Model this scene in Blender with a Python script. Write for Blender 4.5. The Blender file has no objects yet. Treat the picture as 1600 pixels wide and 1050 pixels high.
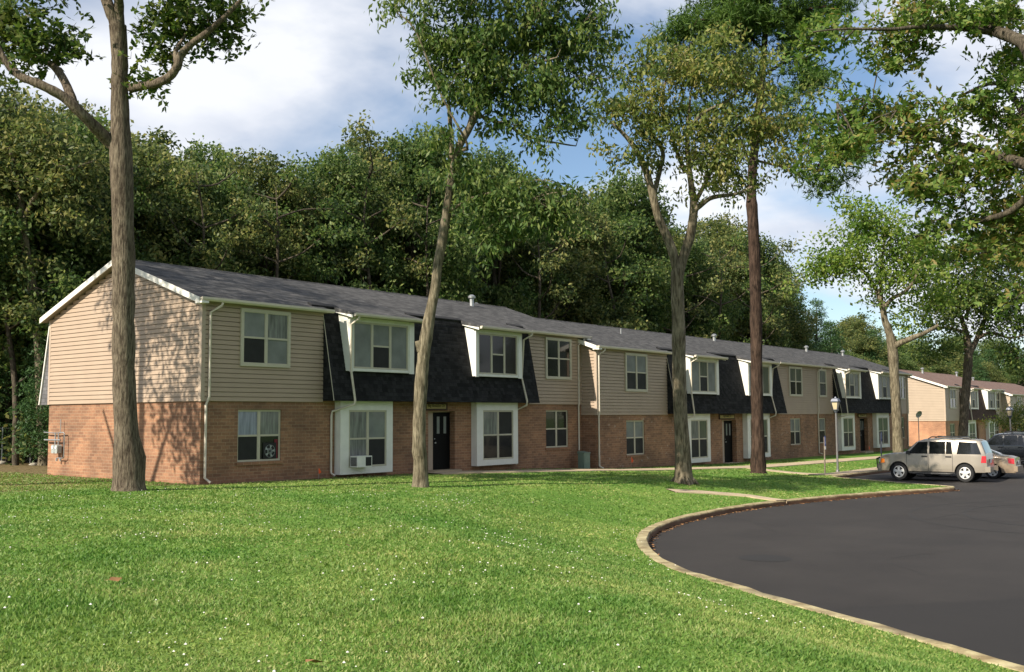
import bpy, math, random
import numpy as np
from mathutils import Vector
random.seed(7); RNG=np.random.default_rng(7)
scene=bpy.context.scene; C=scene.collection; rad=math.radians
# ------------------------------------------------------------------ camera frame
CAM=np.array([-18.158,-26.406,1.986]); FPX=1588.6
def cam_axes(yaw,pitch,roll):
    cy,sy=math.cos(yaw),math.sin(yaw);cp,sp=math.cos(pitch),math.sin(pitch)
    f=np.array([sy*cp,cy*cp,sp]);r=np.array([cy,-sy,0.]);u=np.cross(r,f)
    cr,sr=math.cos(roll),math.sin(roll)
    return r*cr+u*sr,-r*sr+u*cr,f
CR,CU,CF=cam_axes(.899,.079,-.006)
def P(u,v,d):                      # real 3D point seen at (u,v) of the photo at depth d metres
    return CAM+(CF+CR*(u-800)/FPX-CU*(v-525)/FPX)*d
# ------------------------------------------------------------------ mesh helpers
class MB:
    def __init__(s): s.v=[];s.f=[]
    def quad(s,*p):
        n=len(s.v); s.v+= [tuple(q) for q in p]; s.f.append(tuple(range(n,n+len(p))))
    def box(s,x0,x1,y0,y1,z0,z1):
        n=len(s.v)
        s.v+=[(x0,y0,z0),(x1,y0,z0),(x1,y1,z0),(x0,y1,z0),(x0,y0,z1),(x1,y0,z1),(x1,y1,z1),(x0,y1,z1)]
        for f in((0,3,2,1),(4,5,6,7),(0,1,5,4),(1,2,6,5),(2,3,7,6),(3,0,4,7)): s.f.append(tuple(n+i for i in f))
    def prism(s,pts,fn,a,b):       # 2D polygon extruded; fn(p,q,t)->xyz
        n=len(s.v);k=len(pts)
        for t in(a,b): s.v+=[fn(p,q,t) for p,q in pts]
        s.f.append(tuple(n+i for i in range(k)));s.f.append(tuple(n+k+i for i in reversed(range(k))))
        for i in range(k): j=(i+1)%k; s.f.append((n+i,n+k+i,n+k+j,n+j))
    def tube(s,pts,r,n=8,cap=True):
        pts=[Vector(p) for p in pts]; m=len(pts)
        if not hasattr(r,'__len__'): r=[r]*m
        base=len(s.v); t0=(pts[1]-pts[0]).normalized()
        a=t0.orthogonal().normalized()
        for i in range(m):
            t=(pts[min(i+1,m-1)]-pts[max(i-1,0)]).normalized()
            a=(a-t*a.dot(t)); a=a.normalized() if a.length>1e-6 else t.orthogonal().normalized()
            b=t.cross(a)
            for k in range(n):
                th=2*math.pi*k/n; s.v.append(tuple(pts[i]+(a*math.cos(th)+b*math.sin(th))*r[i]))
        for i in range(m-1):
            for k in range(n):
                k2=(k+1)%n; s.f.append((base+i*n+k,base+i*n+k2,base+(i+1)*n+k2,base+(i+1)*n+k))
        if cap:
            s.f.append(tuple(base+k for k in reversed(range(n))));s.f.append(tuple(base+(m-1)*n+k for k in range(n)))
    def lathe(s,prof,c=(0,0,0),n=20,axis='z',cap=True):
        base=len(s.v);m=len(prof)
        for r,h in prof:
            for k in range(n):
                th=2*math.pi*(k+.5)/n; x,y=r*math.cos(th),r*math.sin(th)
                p={'z':(x,y,h),'y':(x,h,y),'x':(h,x,y)}[axis]
                s.v.append((c[0]+p[0],c[1]+p[1],c[2]+p[2]))
        for i in range(m-1):
            for k in range(n):
                k2=(k+1)%n; s.f.append((base+i*n+k,base+i*n+k2,base+(i+1)*n+k2,base+(i+1)*n+k))
        if cap: s.f.append(tuple(base+k for k in range(n)));s.f.append(tuple(base+(m-1)*n+k for k in range(n)))
    def build(s,name,mat,parent=None,smooth=False,ang=40):
        me=bpy.data.meshes.new(name); me.from_pydata(s.v,[],s.f); me.update()
        if smooth:
            me.polygons.foreach_set('use_smooth',[True]*len(me.polygons)); me.set_sharp_from_angle(angle=rad(ang))
        me.materials.append(mat)
        o=bpy.data.objects.new(name,me); C.objects.link(o)
        if parent is not None: o.parent=parent
        return o
def np_mesh(name,V,nper,mat,parent=None,smooth=False):   # V: (N*nper,3) faces of nper verts each
    V=np.asarray(V,dtype=np.float32); nv=len(V); nf=nv//nper
    me=bpy.data.meshes.new(name); me.vertices.add(nv); me.loops.add(nv); me.polygons.add(nf)
    me.vertices.foreach_set('co',V.ravel()); me.loops.foreach_set('vertex_index',np.arange(nv,dtype=np.int32))
    me.polygons.foreach_set('loop_start',np.arange(0,nv,nper,dtype=np.int32))
    me.polygons.foreach_set('loop_total',np.full(nf,nper,dtype=np.int32))
    me.update(calc_edges=True); me.materials.append(mat)
    o=bpy.data.objects.new(name,me); C.objects.link(o)
    if parent is not None:o.parent=parent
    return o
def tag(o,label=None,cat=None,group=None,kind=None):
    if label:o['label']=label
    if cat:o['category']=cat
    if group:o['group']=group
    if kind:o['kind']=kind
    return o
def empty(name,loc,label,cat,group=None,rz=0):
    o=bpy.data.objects.new(name,None); C.objects.link(o); o.location=tuple(float(c) for c in loc); o.rotation_euler=(0,0,rz); o.empty_display_size=.2
    return tag(o,label,cat,group)
def copy_tree(o,parent=None):
    c=o.copy(); C.objects.link(c)
    if parent: c.parent=parent
    for ch in list(o.children): copy_tree(ch,c)
    return c
def text_mesh(name,s,size,mat,parent,loc,rot,ext=.004):
    cu=bpy.data.curves.new(name,'FONT'); cu.body=s; cu.size=size; cu.extrude=ext; cu.align_x='CENTER'; cu.align_y='CENTER'
    t=bpy.data.objects.new(name,cu); C.objects.link(t)
    dg=bpy.context.evaluated_depsgraph_get(); me=bpy.data.meshes.new_from_object(t.evaluated_get(dg))
    bpy.data.objects.remove(t); me.materials.clear(); me.materials.append(mat)
    o=bpy.data.objects.new(name,me); C.objects.link(o); o.parent=parent; o.location=loc; o.rotation_euler=rot
    return o
# ------------------------------------------------------------------ materials
def newmat(name):
    m=bpy.data.materials.new(name); m.use_nodes=True; nt=m.node_tree
    return m,nt,nt.nodes['Principled BSDF'],nt.nodes,nt.links
def ramp(nd,stops,interp='LINEAR'):
    r=nd.new('ShaderNodeValToRGB'); r.color_ramp.interpolation=interp
    e=r.color_ramp.elements
    while len(e)<len(stops): e.new(.5)
    for i,(p,c) in enumerate(stops): e[i].position=p; e[i].color=(*c,1) if len(c)==3 else c
    return r
def simple(name,col,rough=.6,metal=0,var=.12,scale=6,bump=0,coat=0,spec=.5,stretch=(1,1,1)):
    m,nt,b,nd,L=newmat(name)
    b.inputs['Roughness'].default_value=rough;b.inputs['Metallic'].default_value=metal
    b.inputs['Coat Weight'].default_value=coat; b.inputs['Coat Roughness'].default_value=.03;b.inputs['Specular IOR Level'].default_value=spec
    tc=nd.new('ShaderNodeTexCoord');mp=nd.new('ShaderNodeMapping');mp.inputs['Scale'].default_value=stretch
    n=nd.new('ShaderNodeTexNoise');n.inputs['Scale'].default_value=scale;n.inputs['Detail'].default_value=5
    L.new(tc.outputs['Object'],mp.inputs[0]);L.new(mp.outputs[0],n.inputs['Vector'])
    lo=tuple(c*(1-var) for c in col);hi=tuple(min(1,c*(1+var)) for c in col)
    r=ramp(nd,[(.3,lo),(.7,hi)]);L.new(n.outputs[0],r.inputs[0]);L.new(r.outputs[0],b.inputs['Base Color'])
    if bump:
        bp=nd.new('ShaderNodeBump');bp.inputs['Strength'].default_value=bump;bp.inputs['Distance'].default_value=.02
        L.new(n.outputs[0],bp.inputs['Height']);L.new(bp.outputs[0],b.inputs['Normal'])
    return m
def wallvec(nd,L,mode):           # XZ-type coordinates for upright walls, XY for roofs
    tc=nd.new('ShaderNodeTexCoord');sp=nd.new('ShaderNodeSeparateXYZ');L.new(tc.outputs['Object'],sp.inputs[0])
    cb=nd.new('ShaderNodeCombineXYZ')
    if mode=='wall':
        a=nd.new('ShaderNodeMath');a.operation='ADD';L.new(sp.outputs[0],a.inputs[0]);L.new(sp.outputs[1],a.inputs[1])
        L.new(a.outputs[0],cb.inputs[0]);L.new(sp.outputs[2],cb.inputs[1])
    else: L.new(sp.outputs[0],cb.inputs[0]);L.new(sp.outputs[1],cb.inputs[1])
    return tc,cb
def brick_mat(name,c1,c2,mortar,white=.0):
    m,nt,b,nd,L=newmat(name);tc,cb=wallvec(nd,L,'wall')
    br=nd.new('ShaderNodeTexBrick');L.new(cb.outputs[0],br.inputs['Vector'])
    br.inputs['Scale'].default_value=1;br.inputs['Brick Width'].default_value=.3;br.inputs['Row Height'].default_value=.104
    br.inputs['Mortar Size'].default_value=.006;br.inputs['Mortar Smooth'].default_value=.1;br.inputs['Bias'].default_value=.1
    br.inputs['Color1'].default_value=(*c1,1);br.inputs['Color2'].default_value=(*c2,1);br.inputs['Mortar'].default_value=(*mortar,1)
    n=nd.new('ShaderNodeTexNoise');n.inputs['Scale'].default_value=.7;n.inputs['Detail'].default_value=6;L.new(tc.outputs['Object'],n.inputs['Vector'])
    r=ramp(nd,[(.35,(.74,.74,.74)),(.65,(1.18,1.15,1.1))]);L.new(n.outputs[0],r.inputs[0])
    mx=nd.new('ShaderNodeMix');mx.data_type='RGBA';mx.blend_type='MULTIPLY';mx.inputs[0].default_value=1
    L.new(br.outputs[0],mx.inputs[6]);L.new(r.outputs[0],mx.inputs[7]);out=mx.outputs[2]
    n3=nd.new('ShaderNodeTexNoise');n3.inputs['Scale'].default_value=14;n3.inputs['Detail'].default_value=4;L.new(tc.outputs['Object'],n3.inputs['Vector'])
    r3=ramp(nd,[(.3,(.86,.86,.86)),(.7,(1.12,1.12,1.12))]);L.new(n3.outputs[0],r3.inputs[0])
    m3=nd.new('ShaderNodeMix');m3.data_type='RGBA';m3.blend_type='MULTIPLY';m3.inputs[0].default_value=1
    L.new(out,m3.inputs[6]);L.new(r3.outputs[0],m3.inputs[7]);out=m3.outputs[2]
    # pale efflorescence on the middle walls
    n2=nd.new('ShaderNodeTexNoise');n2.inputs['Scale'].default_value=5.5;n2.inputs['Detail'].default_value=3;n2.inputs['Roughness'].default_value=.7;L.new(tc.outputs['Object'],n2.inputs['Vector'])
    r2=ramp(nd,[(.62,(0,0,0)),(.68,(1,1,1))]);L.new(n2.outputs[0],r2.inputs[0])
    sx=nd.new('ShaderNodeSeparateXYZ');L.new(tc.outputs['Object'],sx.inputs[0])
    mr=nd.new('ShaderNodeMapRange');mr.inputs[1].default_value=19;mr.inputs[2].default_value=22;mr.inputs[4].default_value=white;L.new(sx.outputs[0],mr.inputs[0])
    mm=nd.new('ShaderNodeMath');mm.operation='MULTIPLY';L.new(r2.outputs[0],mm.inputs[0]);L.new(mr.outputs[0],mm.inputs[1])
    mw=nd.new('ShaderNodeMix');mw.data_type='RGBA';L.new(mm.outputs[0],mw.inputs[0]);L.new(out,mw.inputs[6]);mw.inputs[7].default_value=(.5,.42,.34,1)
    L.new(mw.outputs[2],b.inputs['Base Color']);b.inputs['Roughness'].default_value=.85
    bp=nd.new('ShaderNodeBump');bp.inputs['Strength'].default_value=.5;bp.inputs['Distance'].default_value=.01;bp.invert=True
    L.new(br.outputs['Fac'],bp.inputs['Height']);L.new(bp.outputs[0],b.inputs['Normal'])
    return m
def shingle_mat(name,c1,c2,gap,mode,w=.24,h=.14,contrast=1.25,bump=.4,rough=.9):
    m,nt,b,nd,L=newmat(name);tc,cb=wallvec(nd,L,mode)
    br=nd.new('ShaderNodeTexBrick');L.new(cb.outputs[0],br.inputs['Vector']);br.offset=.37;br.squash=.6;br.squash_frequency=3
    br.inputs['Scale'].default_value=1;br.inputs['Brick Width'].default_value=w;br.inputs['Row Height'].default_value=h
    br.inputs['Mortar Size'].default_value=.005;br.inputs['Color1'].default_value=(*c1,1);br.inputs['Color2'].default_value=(*c2,1);br.inputs['Mortar'].default_value=(*gap,1)
    n=nd.new('ShaderNodeTexNoise');n.inputs['Scale'].default_value=2.4;n.inputs['Detail'].default_value=9;n.inputs['Roughness'].default_value=.7;L.new(tc.outputs['Object'],n.inputs['Vector'])
    r=ramp(nd,[(.3,(1/contrast,)*3),(.7,(contrast,)*3)]);L.new(n.outputs[0],r.inputs[0])
    mx=nd.new('ShaderNodeMix');mx.data_type='RGBA';mx.blend_type='MULTIPLY';mx.inputs[0].default_value=1
    L.new(br.outputs[0],mx.inputs[6]);L.new(r.outputs[0],mx.inputs[7]);L.new(mx.outputs[2],b.inputs['Base Color']);b.inputs['Roughness'].default_value=rough
    b.inputs['Specular IOR Level'].default_value=.2
    bp=nd.new('ShaderNodeBump');bp.inputs['Strength'].default_value=bump;bp.inputs['Distance'].default_value=.01;bp.invert=True
    L.new(br.outputs['Fac'],bp.inputs['Height']);L.new(bp.outputs[0],b.inputs['Normal'])
    return m
def leaf_mat(name,cols,trans=.35,rough=.5):
    m,nt,b,nd,L=newmat(name)
    g=nd.new('ShaderNodeNewGeometry')
    tc=nd.new('ShaderNodeTexCoord');n=nd.new('ShaderNodeTexNoise');n.inputs['Scale'].default_value=.55;n.inputs['Detail'].default_value=3;L.new(tc.outputs['Object'],n.inputs['Vector'])
    a=nd.new('ShaderNodeMath');a.operation='MULTIPLY_ADD';a.inputs[1].default_value=1.3;a.inputs[2].default_value=-.65;L.new(n.outputs[0],a.inputs[0])
    s=nd.new('ShaderNodeMath');s.operation='ADD';L.new(g.outputs['Random Per Island'],s.inputs[0]);L.new(a.outputs[0],s.inputs[1])
    k=len(cols);r=ramp(nd,[(i/(k-1) if k>1 else 0,c) for i,c in enumerate(cols)]);L.new(s.outputs[0],r.inputs[0])
    L.new(r.outputs[0],b.inputs['Base Color']);b.inputs['Roughness'].default_value=rough;b.inputs['Specular IOR Level'].default_value=.22
    t=nd.new('ShaderNodeBsdfTranslucent');hs=nd.new('ShaderNodeHueSaturation');hs.inputs['Value'].default_value=1.5;hs.inputs['Saturation'].default_value=1.1;L.new(r.outputs[0],hs.inputs['Color']);L.new(hs.outputs[0],t.inputs[0])
    mx=nd.new('ShaderNodeMixShader');mx.inputs[0].default_value=trans;L.new(b.outputs[0],mx.inputs[1]);L.new(t.outputs[0],mx.inputs[2])
    L.new(mx.outputs[0],nd['Material Output'].inputs[0]);return m
def bark_mat(name,dark,light,sc=13,strength=1.0):
    m,nt,b,nd,L=newmat(name);tc=nd.new('ShaderNodeTexCoord');mp=nd.new('ShaderNodeMapping');mp.inputs['Scale'].default_value=(1,1,.16)
    L.new(tc.outputs['Object'],mp.inputs[0])
    n=nd.new('ShaderNodeTexNoise');n.inputs['Scale'].default_value=sc*1.8;n.inputs['Detail'].default_value=7;n.inputs['Roughness'].default_value=.65;L.new(mp.outputs[0],n.inputs['Vector'])
    n2=nd.new('ShaderNodeTexNoise');n2.inputs['Scale'].default_value=1.4;n2.inputs['Detail'].default_value=6;L.new(tc.outputs['Object'],n2.inputs['Vector'])
    r=ramp(nd,[(.38,dark),(.5,tuple((a+c)/2 for a,c in zip(dark,light))),(.62,light)]);L.new(n.outputs[0],r.inputs[0])
    r2=ramp(nd,[(.3,(.75,.72,.68)),(.7,(1.2,1.2,1.15))]);L.new(n2.outputs[0],r2.inputs[0])
    mx=nd.new('ShaderNodeMix');mx.data_type='RGBA';mx.blend_type='MULTIPLY';mx.inputs[0].default_value=1;L.new(r.outputs[0],mx.inputs[6]);L.new(r2.outputs[0],mx.inputs[7])
    L.new(mx.outputs[2],b.inputs['Base Color']);b.inputs['Roughness'].default_value=.95;b.inputs['Specular IOR Level'].default_value=.15
    bp=nd.new('ShaderNodeBump');bp.inputs['Strength'].default_value=strength;bp.inputs['Distance'].default_value=.05;L.new(n.outputs[0],bp.inputs['Height']);L.new(bp.outputs[0],b.inputs['Normal'])
    return m
M={}
M['brick']=brick_mat('brick',(.335,.175,.098),(.215,.110,.064),(.35,.255,.165),.6)
M['brick2']=brick_mat('brick_tan',(.46,.24,.135),(.38,.19,.11),(.4,.29,.2),0)
M['siding']=simple('vinyl_siding',(.385,.292,.212),.55,var=.05,scale=1.5)
M['siding2']=simple('vinyl_siding_cream',(.41,.325,.24),.55,var=.05,scale=1.5)
M['roof']=shingle_mat('roof_shingles',(.044,.044,.045),(.092,.090,.089),(.04,.04,.042),'roof',.34,.15,1.38,.5)
M['roof2']=shingle_mat('roof_shingles_brown',(.15,.098,.078),(.19,.125,.10),(.10,.065,.055),'roof',.3,.15,1.15,.3)
M['mans']=shingle_mat('black_shingles',(.008,.008,.0085),(.028,.028,.0285),(.003,.003,.003),'wall',.22,.1365,1.3,.6)
M['mans2']=shingle_mat('brown_shingles',(.05,.03,.023),(.085,.05,.036),(.02,.012,.01),'wall',.22,.1365,1.3,.6)
M['mansgrey']=shingle_mat('grey_shingles',(.10,.10,.105),(.15,.15,.155),(.04,.04,.04),'wall',.22,.1365,1.3,.6)
M['white']=simple('white_paint',(.76,.74,.68),.5,var=.06,scale=3)
M['cream']=simple('cream_trim',(.62,.55,.45),.45,var=.05,scale=3)
M['corner']=simple('tan_corner_trim',(.42,.33,.25),.5,var=.04)
M['frame']=simple('beige_window_frame',(.50,.46,.35),.45,var=.04)
M['dark']=simple('dark_glass',(.010,.011,.011),.12,var=.3,scale=2,coat=.35,spec=.3)
M['screen']=simple('insect_screen',(.024,.024,.024),.6,var=.2,scale=3,coat=.03,spec=.2)
M['blind']=simple('window_blind',(.19,.20,.19),.6,var=.2,scale=1.8,coat=.3,spec=.3)
M['curtain']=simple('grey_curtain',(.17,.175,.16),.7,var=.45,scale=5,coat=.3,stretch=(2.5,1,.3))
M['olive']=simple('olive_curtain',(.08,.09,.06),.7,var=.5,scale=6,coat=.3,stretch=(3,1,.2))  # dark olive curtain cloth with upright streaks
M['bluecurt']=simple('blue_curtain',(.24,.26,.32),.7,var=.35,scale=7,coat=.3,stretch=(3,1,.25))
M['black']=simple('black_paint',(.004,.004,.004),.6,var=.2,spec=.12)
M['topstrip']=simple('black_strip',(.01,.01,.011),.9,var=.2)
M['red']=simple('red_cloth',(.16,.012,.02),.8)
M['metal']=simple('galvanised_metal',(.42,.43,.43),.4,metal=.7,var=.1)
M['gmeter']=simple('grey_meter',(.33,.36,.34),.5,var=.12)
M['greenbox']=simple('green_utility_box',(.15,.21,.165),.5,var=.1)
M['concrete']=simple('concrete_walk',(.42,.33,.22),.9,var=.16,scale=2.5,bump=.15)
M['orange']=simple('orange_flag',(.75,.10,.015),.6,var=.1)
M['brass']=simple('brass_sign',(.38,.29,.10),.5,var=.12,scale=10)
M['wood']=simple('dark_wood',(.045,.018,.010),.7)
M['ink']=simple('sign_ink',(.05,.045,.01),.7)
M['soff']=simple('soffit',(.30,.26,.2),.7)
M['chain']=simple('chain_link_wire',(.12,.12,.12),.5,metal=.5)
M['blue']=simple('blue_sign',(.01,.04,.25),.4)
M['signwhite']=simple('sign_white',(.7,.7,.7),.5)
M['postwood']=simple('weathered_post',(.16,.13,.10),.9,var=.3,scale=12)
M['bark1']=bark_mat('oak_bark',(.055,.042,.032),(.20,.165,.125))
M['bark2']=bark_mat('pale_bark',(.075,.064,.043),(.25,.215,.155),8,1)
M['bark3']=bark_mat('pine_bark',(.022,.015,.012),(.085,.056,.043),7,1)
M['bark4']=bark_mat('forest_bark',(.04,.034,.026),(.13,.11,.085))
# ------------------------------------------------------------------ terrain
ctl=np.array([(-18.2,-26.4,.36),(-12.5,-21.9,.2),(-9,-17,.1),(-15,-16,.28),(-20,-12,.25),(-30,-25,.4),(-10,-10,.2),(-25,-5,.2),(-12,0,.15),(-3.9,-2.66,.19),(0,0,0),(0,9.1,.03),(-8,10,.1),(-20,15,.1),
(5,0,-.04),(10,0,-.08),(16,0,-.2),(20,-.3,-.36),(26,-.8,-.5),(30,-.8,-.58),(45,-.8,-.66),(64,-.8,-.7),(76,-.1,-.9),(90,-.5,-1.0),(120,-.5,-1.0),(3.4,-5.8,-.02),(0,-10,-.02),(9,-6,-.2),(14.5,-8.3,-.38),(5,-9,-.22),
(23.3,-7.1,-.56),(30,-5,-.7),(50,-5,-.76),(60,-8,-.85),(0,20,.1),(-20,40,.3),(30,20,-.3),(60,20,-.7),(100,30,-1.),(150,0,-1.),(-60,-30,.6),(-40,-60,.5),(-6,-32,0.1),(-14,-36,.3),(-3,-29,-.5)])
def _k(r): return -r
_D=np.linalg.norm(ctl[:,None,:2]-ctl[None,:,:2],axis=2)
_n=len(ctl);_A=np.zeros((_n+1,_n+1));_A[:_n,:_n]=-_D;_A[:_n,_n]=1;_A[_n,:_n]=1
_A[:_n,:_n]+=np.eye(_n)*.3
_w=np.linalg.solve(_A,np.append(ctl[:,2],0))
KERB=[(2.0,-34),(-2.0,-29.5),(-5.2,-26.2),(-5.75,-24.6),(-5.4,-23.61),(-5.0,-23.0),(-4.25,-21.9),(-3.6,-20.8),(-2.9,-19.6),(-2.17,-18.49),(-1.4,-17.3),(-.45,-16.2),(.7,-15.2),(2.1,-14.2),(3.9,-13.25),(6.0,-12.55),(8.4,-12.15),(11.0,-12.0),(13.52,-12.15),(16.6,-12.75),(20.15,-13.8),(23.0,-14.85),(23.9,-15.0),(24.5,-14.5),(25.3,-12.8),(26.6,-10.6),(27.6,-9.1),(28.6,-8.55),(34,-8.6),(60,-8.6),(170,-8.6)]
LOT=np.array(KERB+[(170,-48),(10,-48),(6,-40)])
def inpoly(x,y,poly):
    x=np.asarray(x);y=np.asarray(y);ins=np.zeros(x.shape,bool);n=len(poly)
    for i in range(n):
        x1,y1=poly[i];x2,y2=poly[(i+1)%n]
        if y1==y2: continue
        c=((y1>y)!=(y2>y))&(x<(x2-x1)*(y-y1)/(y2-y1)+x1); ins^=c
    return ins
def distpoly(x,y,poly,closed=True):
    d=np.full(np.shape(x),1e9);n=len(poly)
    for i in range(n if closed else n-1):
        a=np.array(poly[i]);b=np.array(poly[(i+1)%n]);ab=b-a;L2=ab@ab
        t=np.clip(((x-a[0])*ab[0]+(y-a[1])*ab[1])/max(L2,1e-9),0,1)
        d=np.minimum(d,np.hypot(x-a[0]-t*ab[0],y-a[1]-t*ab[1]))
    return d
def gz(x,y,lotmode=False):
    x=np.atleast_1d(np.asarray(x,float));y=np.atleast_1d(np.asarray(y,float));sh=x.shape;x=x.ravel();y=y.ravel()
    z=np.full(x.shape,_w[_n])
    for i in range(_n): z-=_w[i]*np.hypot(x-ctl[i,0],y-ctl[i,1])
    far=np.clip((np.hypot(x-20,y)-110)/80,0,1);z=z*(1-far)-1.0*far
    z=z+.03*np.sin(x*.9+1)*np.sin(y*.7)*np.clip((-y-3)/4,0,1)
    d=distpoly(x,y,LOT);ins=inpoly(x,y,LOT)
    t=np.clip(d/5.,0,1);t=t*t*(3-2*t);z=(-.862)*(1-t)+z*t
    z=np.where(ins,-1.25,z); 
    if lotmode: z=np.where(d<.115,-1.25,z)
    return z.reshape(sh)
def gz1(x,y): return float(gz(x,y)[0])
def G(u,v):
    dv=CF+CR*(u-800)/FPX-CU*(v-525)/FPX;t=20.
    for _ in range(60):
        p=CAM+dv*t;t+=.6*(p[2]-gz1(p[0],p[1]))/-dv[2]
    p=CAM+dv*t;p[2]=gz1(p[0],p[1]);return p
# paths (centre line, half width)
PATHS=[([(9.3,-.75),(11.0,-.95),(14,-1.55),(18,-2.05),(22,-2.7),(28,-3.3),(36,-3.9),(50,-4.5),(64,-4.9),(90,-5)],.62),
       ([tuple(G(u,v)[:2]) for u,v in((1048,767.5),(1100,770),(1170,775.5))]+[(14.0,-12.2)],.24),
       ([(29.0,-3.9),(28.3,-5.6),(28.35,-7.0),(29.3,-7.9),(32,-8.05),(44,-8.05),(90,-8.05)],.42)]
def onpath(x,y):
    r=np.zeros(np.shape(x),bool)
    for pl,h in PATHS: r|=distpoly(x,y,pl,False)<h+.02
    return r
def axis(a,b,f0,f1,fine,coarse):
    xs=[f0];
    while xs[-1]<f1: xs.append(xs[-1]+fine)
    s=fine
    while xs[-1]<b: s=min(s*1.18,coarse);xs.append(xs[-1]+s)
    s=fine;ys=[f0]
    while ys[-1]>a: s=min(s*1.18,coarse);ys.append(ys[-1]-s)
    return np.array(ys[:0:-1]+xs)
gx=axis(-700,900,-7,36,.16,60);gy=axis(-700,900,-26,-7.4,.16,60)
GX,GY=np.meshgrid(gx,gy);GZ=gz(GX,GY,True)
nx,ny=len(gx),len(gy)
V=np.stack([GX,GY,GZ],-1).reshape(-1,3)
idx=np.arange(nx*ny).reshape(ny,nx);F=np.stack([idx[:-1,:-1],idx[:-1,1:],idx[1:,1:],idx[1:,:-1]],-1).reshape(-1,4)
def grass_mat():
    m,nt,b,nd,L=newmat('lawn_grass');tc=nd.new('ShaderNodeTexCoord')
    def noise(s,d=6,r=.6):
        n=nd.new('ShaderNodeTexNoise');n.inputs['Scale'].default_value=s;n.inputs['Detail'].default_value=d;n.inputs['Roughness'].default_value=r;L.new(tc.outputs['Object'],n.inputs['Vector']);return n
    r1=ramp(nd,[(.3,(.065,.15,.022)),(.5,(.11,.21,.035)),(.7,(.17,.25,.055))]);L.new(noise(.35).outputs[0],r1.inputs[0])
    r2=ramp(nd,[(.3,(.5,.55,.5)),(.5,(1,1,1)),(.72,(1.5,1.4,1.2))]);L.new(noise(9,8,.75).outputs[0],r2.inputs[0])
    mx=nd.new('ShaderNodeMix');mx.data_type='RGBA';mx.blend_type='MULTIPLY';mx.inputs[0].default_value=1;L.new(r1.outputs[0],mx.inputs[6]);L.new(r2.outputs[0],mx.inputs[7])
    # bare soil / leaf litter by the wall and in the wood
    sp=nd.new('ShaderNodeSeparateXYZ');L.new(tc.outputs['Object'],sp.inputs[0])
    w=nd.new('ShaderNodeMapRange');w.inputs[1].default_value=11;w.inputs[2].default_value=15;L.new(sp.outputs[1],w.inputs[0])
    n4=noise(2.2,6,.7);ad=nd.new('ShaderNodeMath');ad.operation='MULTIPLY_ADD';ad.inputs[1].default_value=1.2;ad.inputs[2].default_value=-.6;L.new(n4.outputs[0],ad.inputs[0])
    w2=nd.new('ShaderNodeMapRange');w2.inputs[1].default_value=-1.5;w2.inputs[2].default_value=-.2;L.new(sp.outputs[1],w2.inputs[0])
    mxx=nd.new('ShaderNodeMath');mxx.operation='MAXIMUM';L.new(w.outputs[0],mxx.inputs[0]);L.new(w2.outputs[0],mxx.inputs[1])
    sm=nd.new('ShaderNodeMath');sm.operation='ADD';sm.use_clamp=True;L.new(mxx.outputs[0],sm.inputs[0]);L.new(ad.outputs[0],sm.inputs[1])
    m2=nd.new('ShaderNodeMath');m2.operation='MULTIPLY';L.new(sm.outputs[0],m2.inputs[0]);L.new(mxx.outputs[0],m2.inputs[1])
    # only right of the building's left edge (keep lawn green at x<0 south of wall)
    mb=nd.new('ShaderNodeMix');mb.data_type='RGBA';L.new(m2.outputs[0],mb.inputs[0]);L.new(mx.outputs[2],mb.inputs[6])
    r5=ramp(nd,[(.35,(.10,.07,.035)),(.65,(.22,.17,.09))]);L.new(noise(6,8,.7).outputs[0],r5.inputs[0]);L.new(r5.outputs[0],mb.inputs[7])
    L.new(mb.outputs[2],b.inputs['Base Color']);b.inputs['Roughness'].default_value=.9;b.inputs['Specular IOR Level'].default_value=.1
    bp=nd.new('ShaderNodeBump');bp.inputs['Strength'].default_value=.6;bp.inputs['Distance'].default_value=.04;L.new(noise(25,6,.7).outputs[0],bp.inputs['Height']);L.new(bp.outputs[0],b.inputs['Normal'])
    return m
me=bpy.data.meshes.new('lawn');me.from_pydata(V.tolist(),[],F.tolist());me.polygons.foreach_set('use_smooth',[True]*len(me.polygons));me.materials.append(grass_mat())
lawn=bpy.data.objects.new('lawn',me);C.objects.link(lawn);tag(lawn,'wide green lawn sloping down from the viewer to the building and the kerb','lawn',kind='structure')
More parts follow.
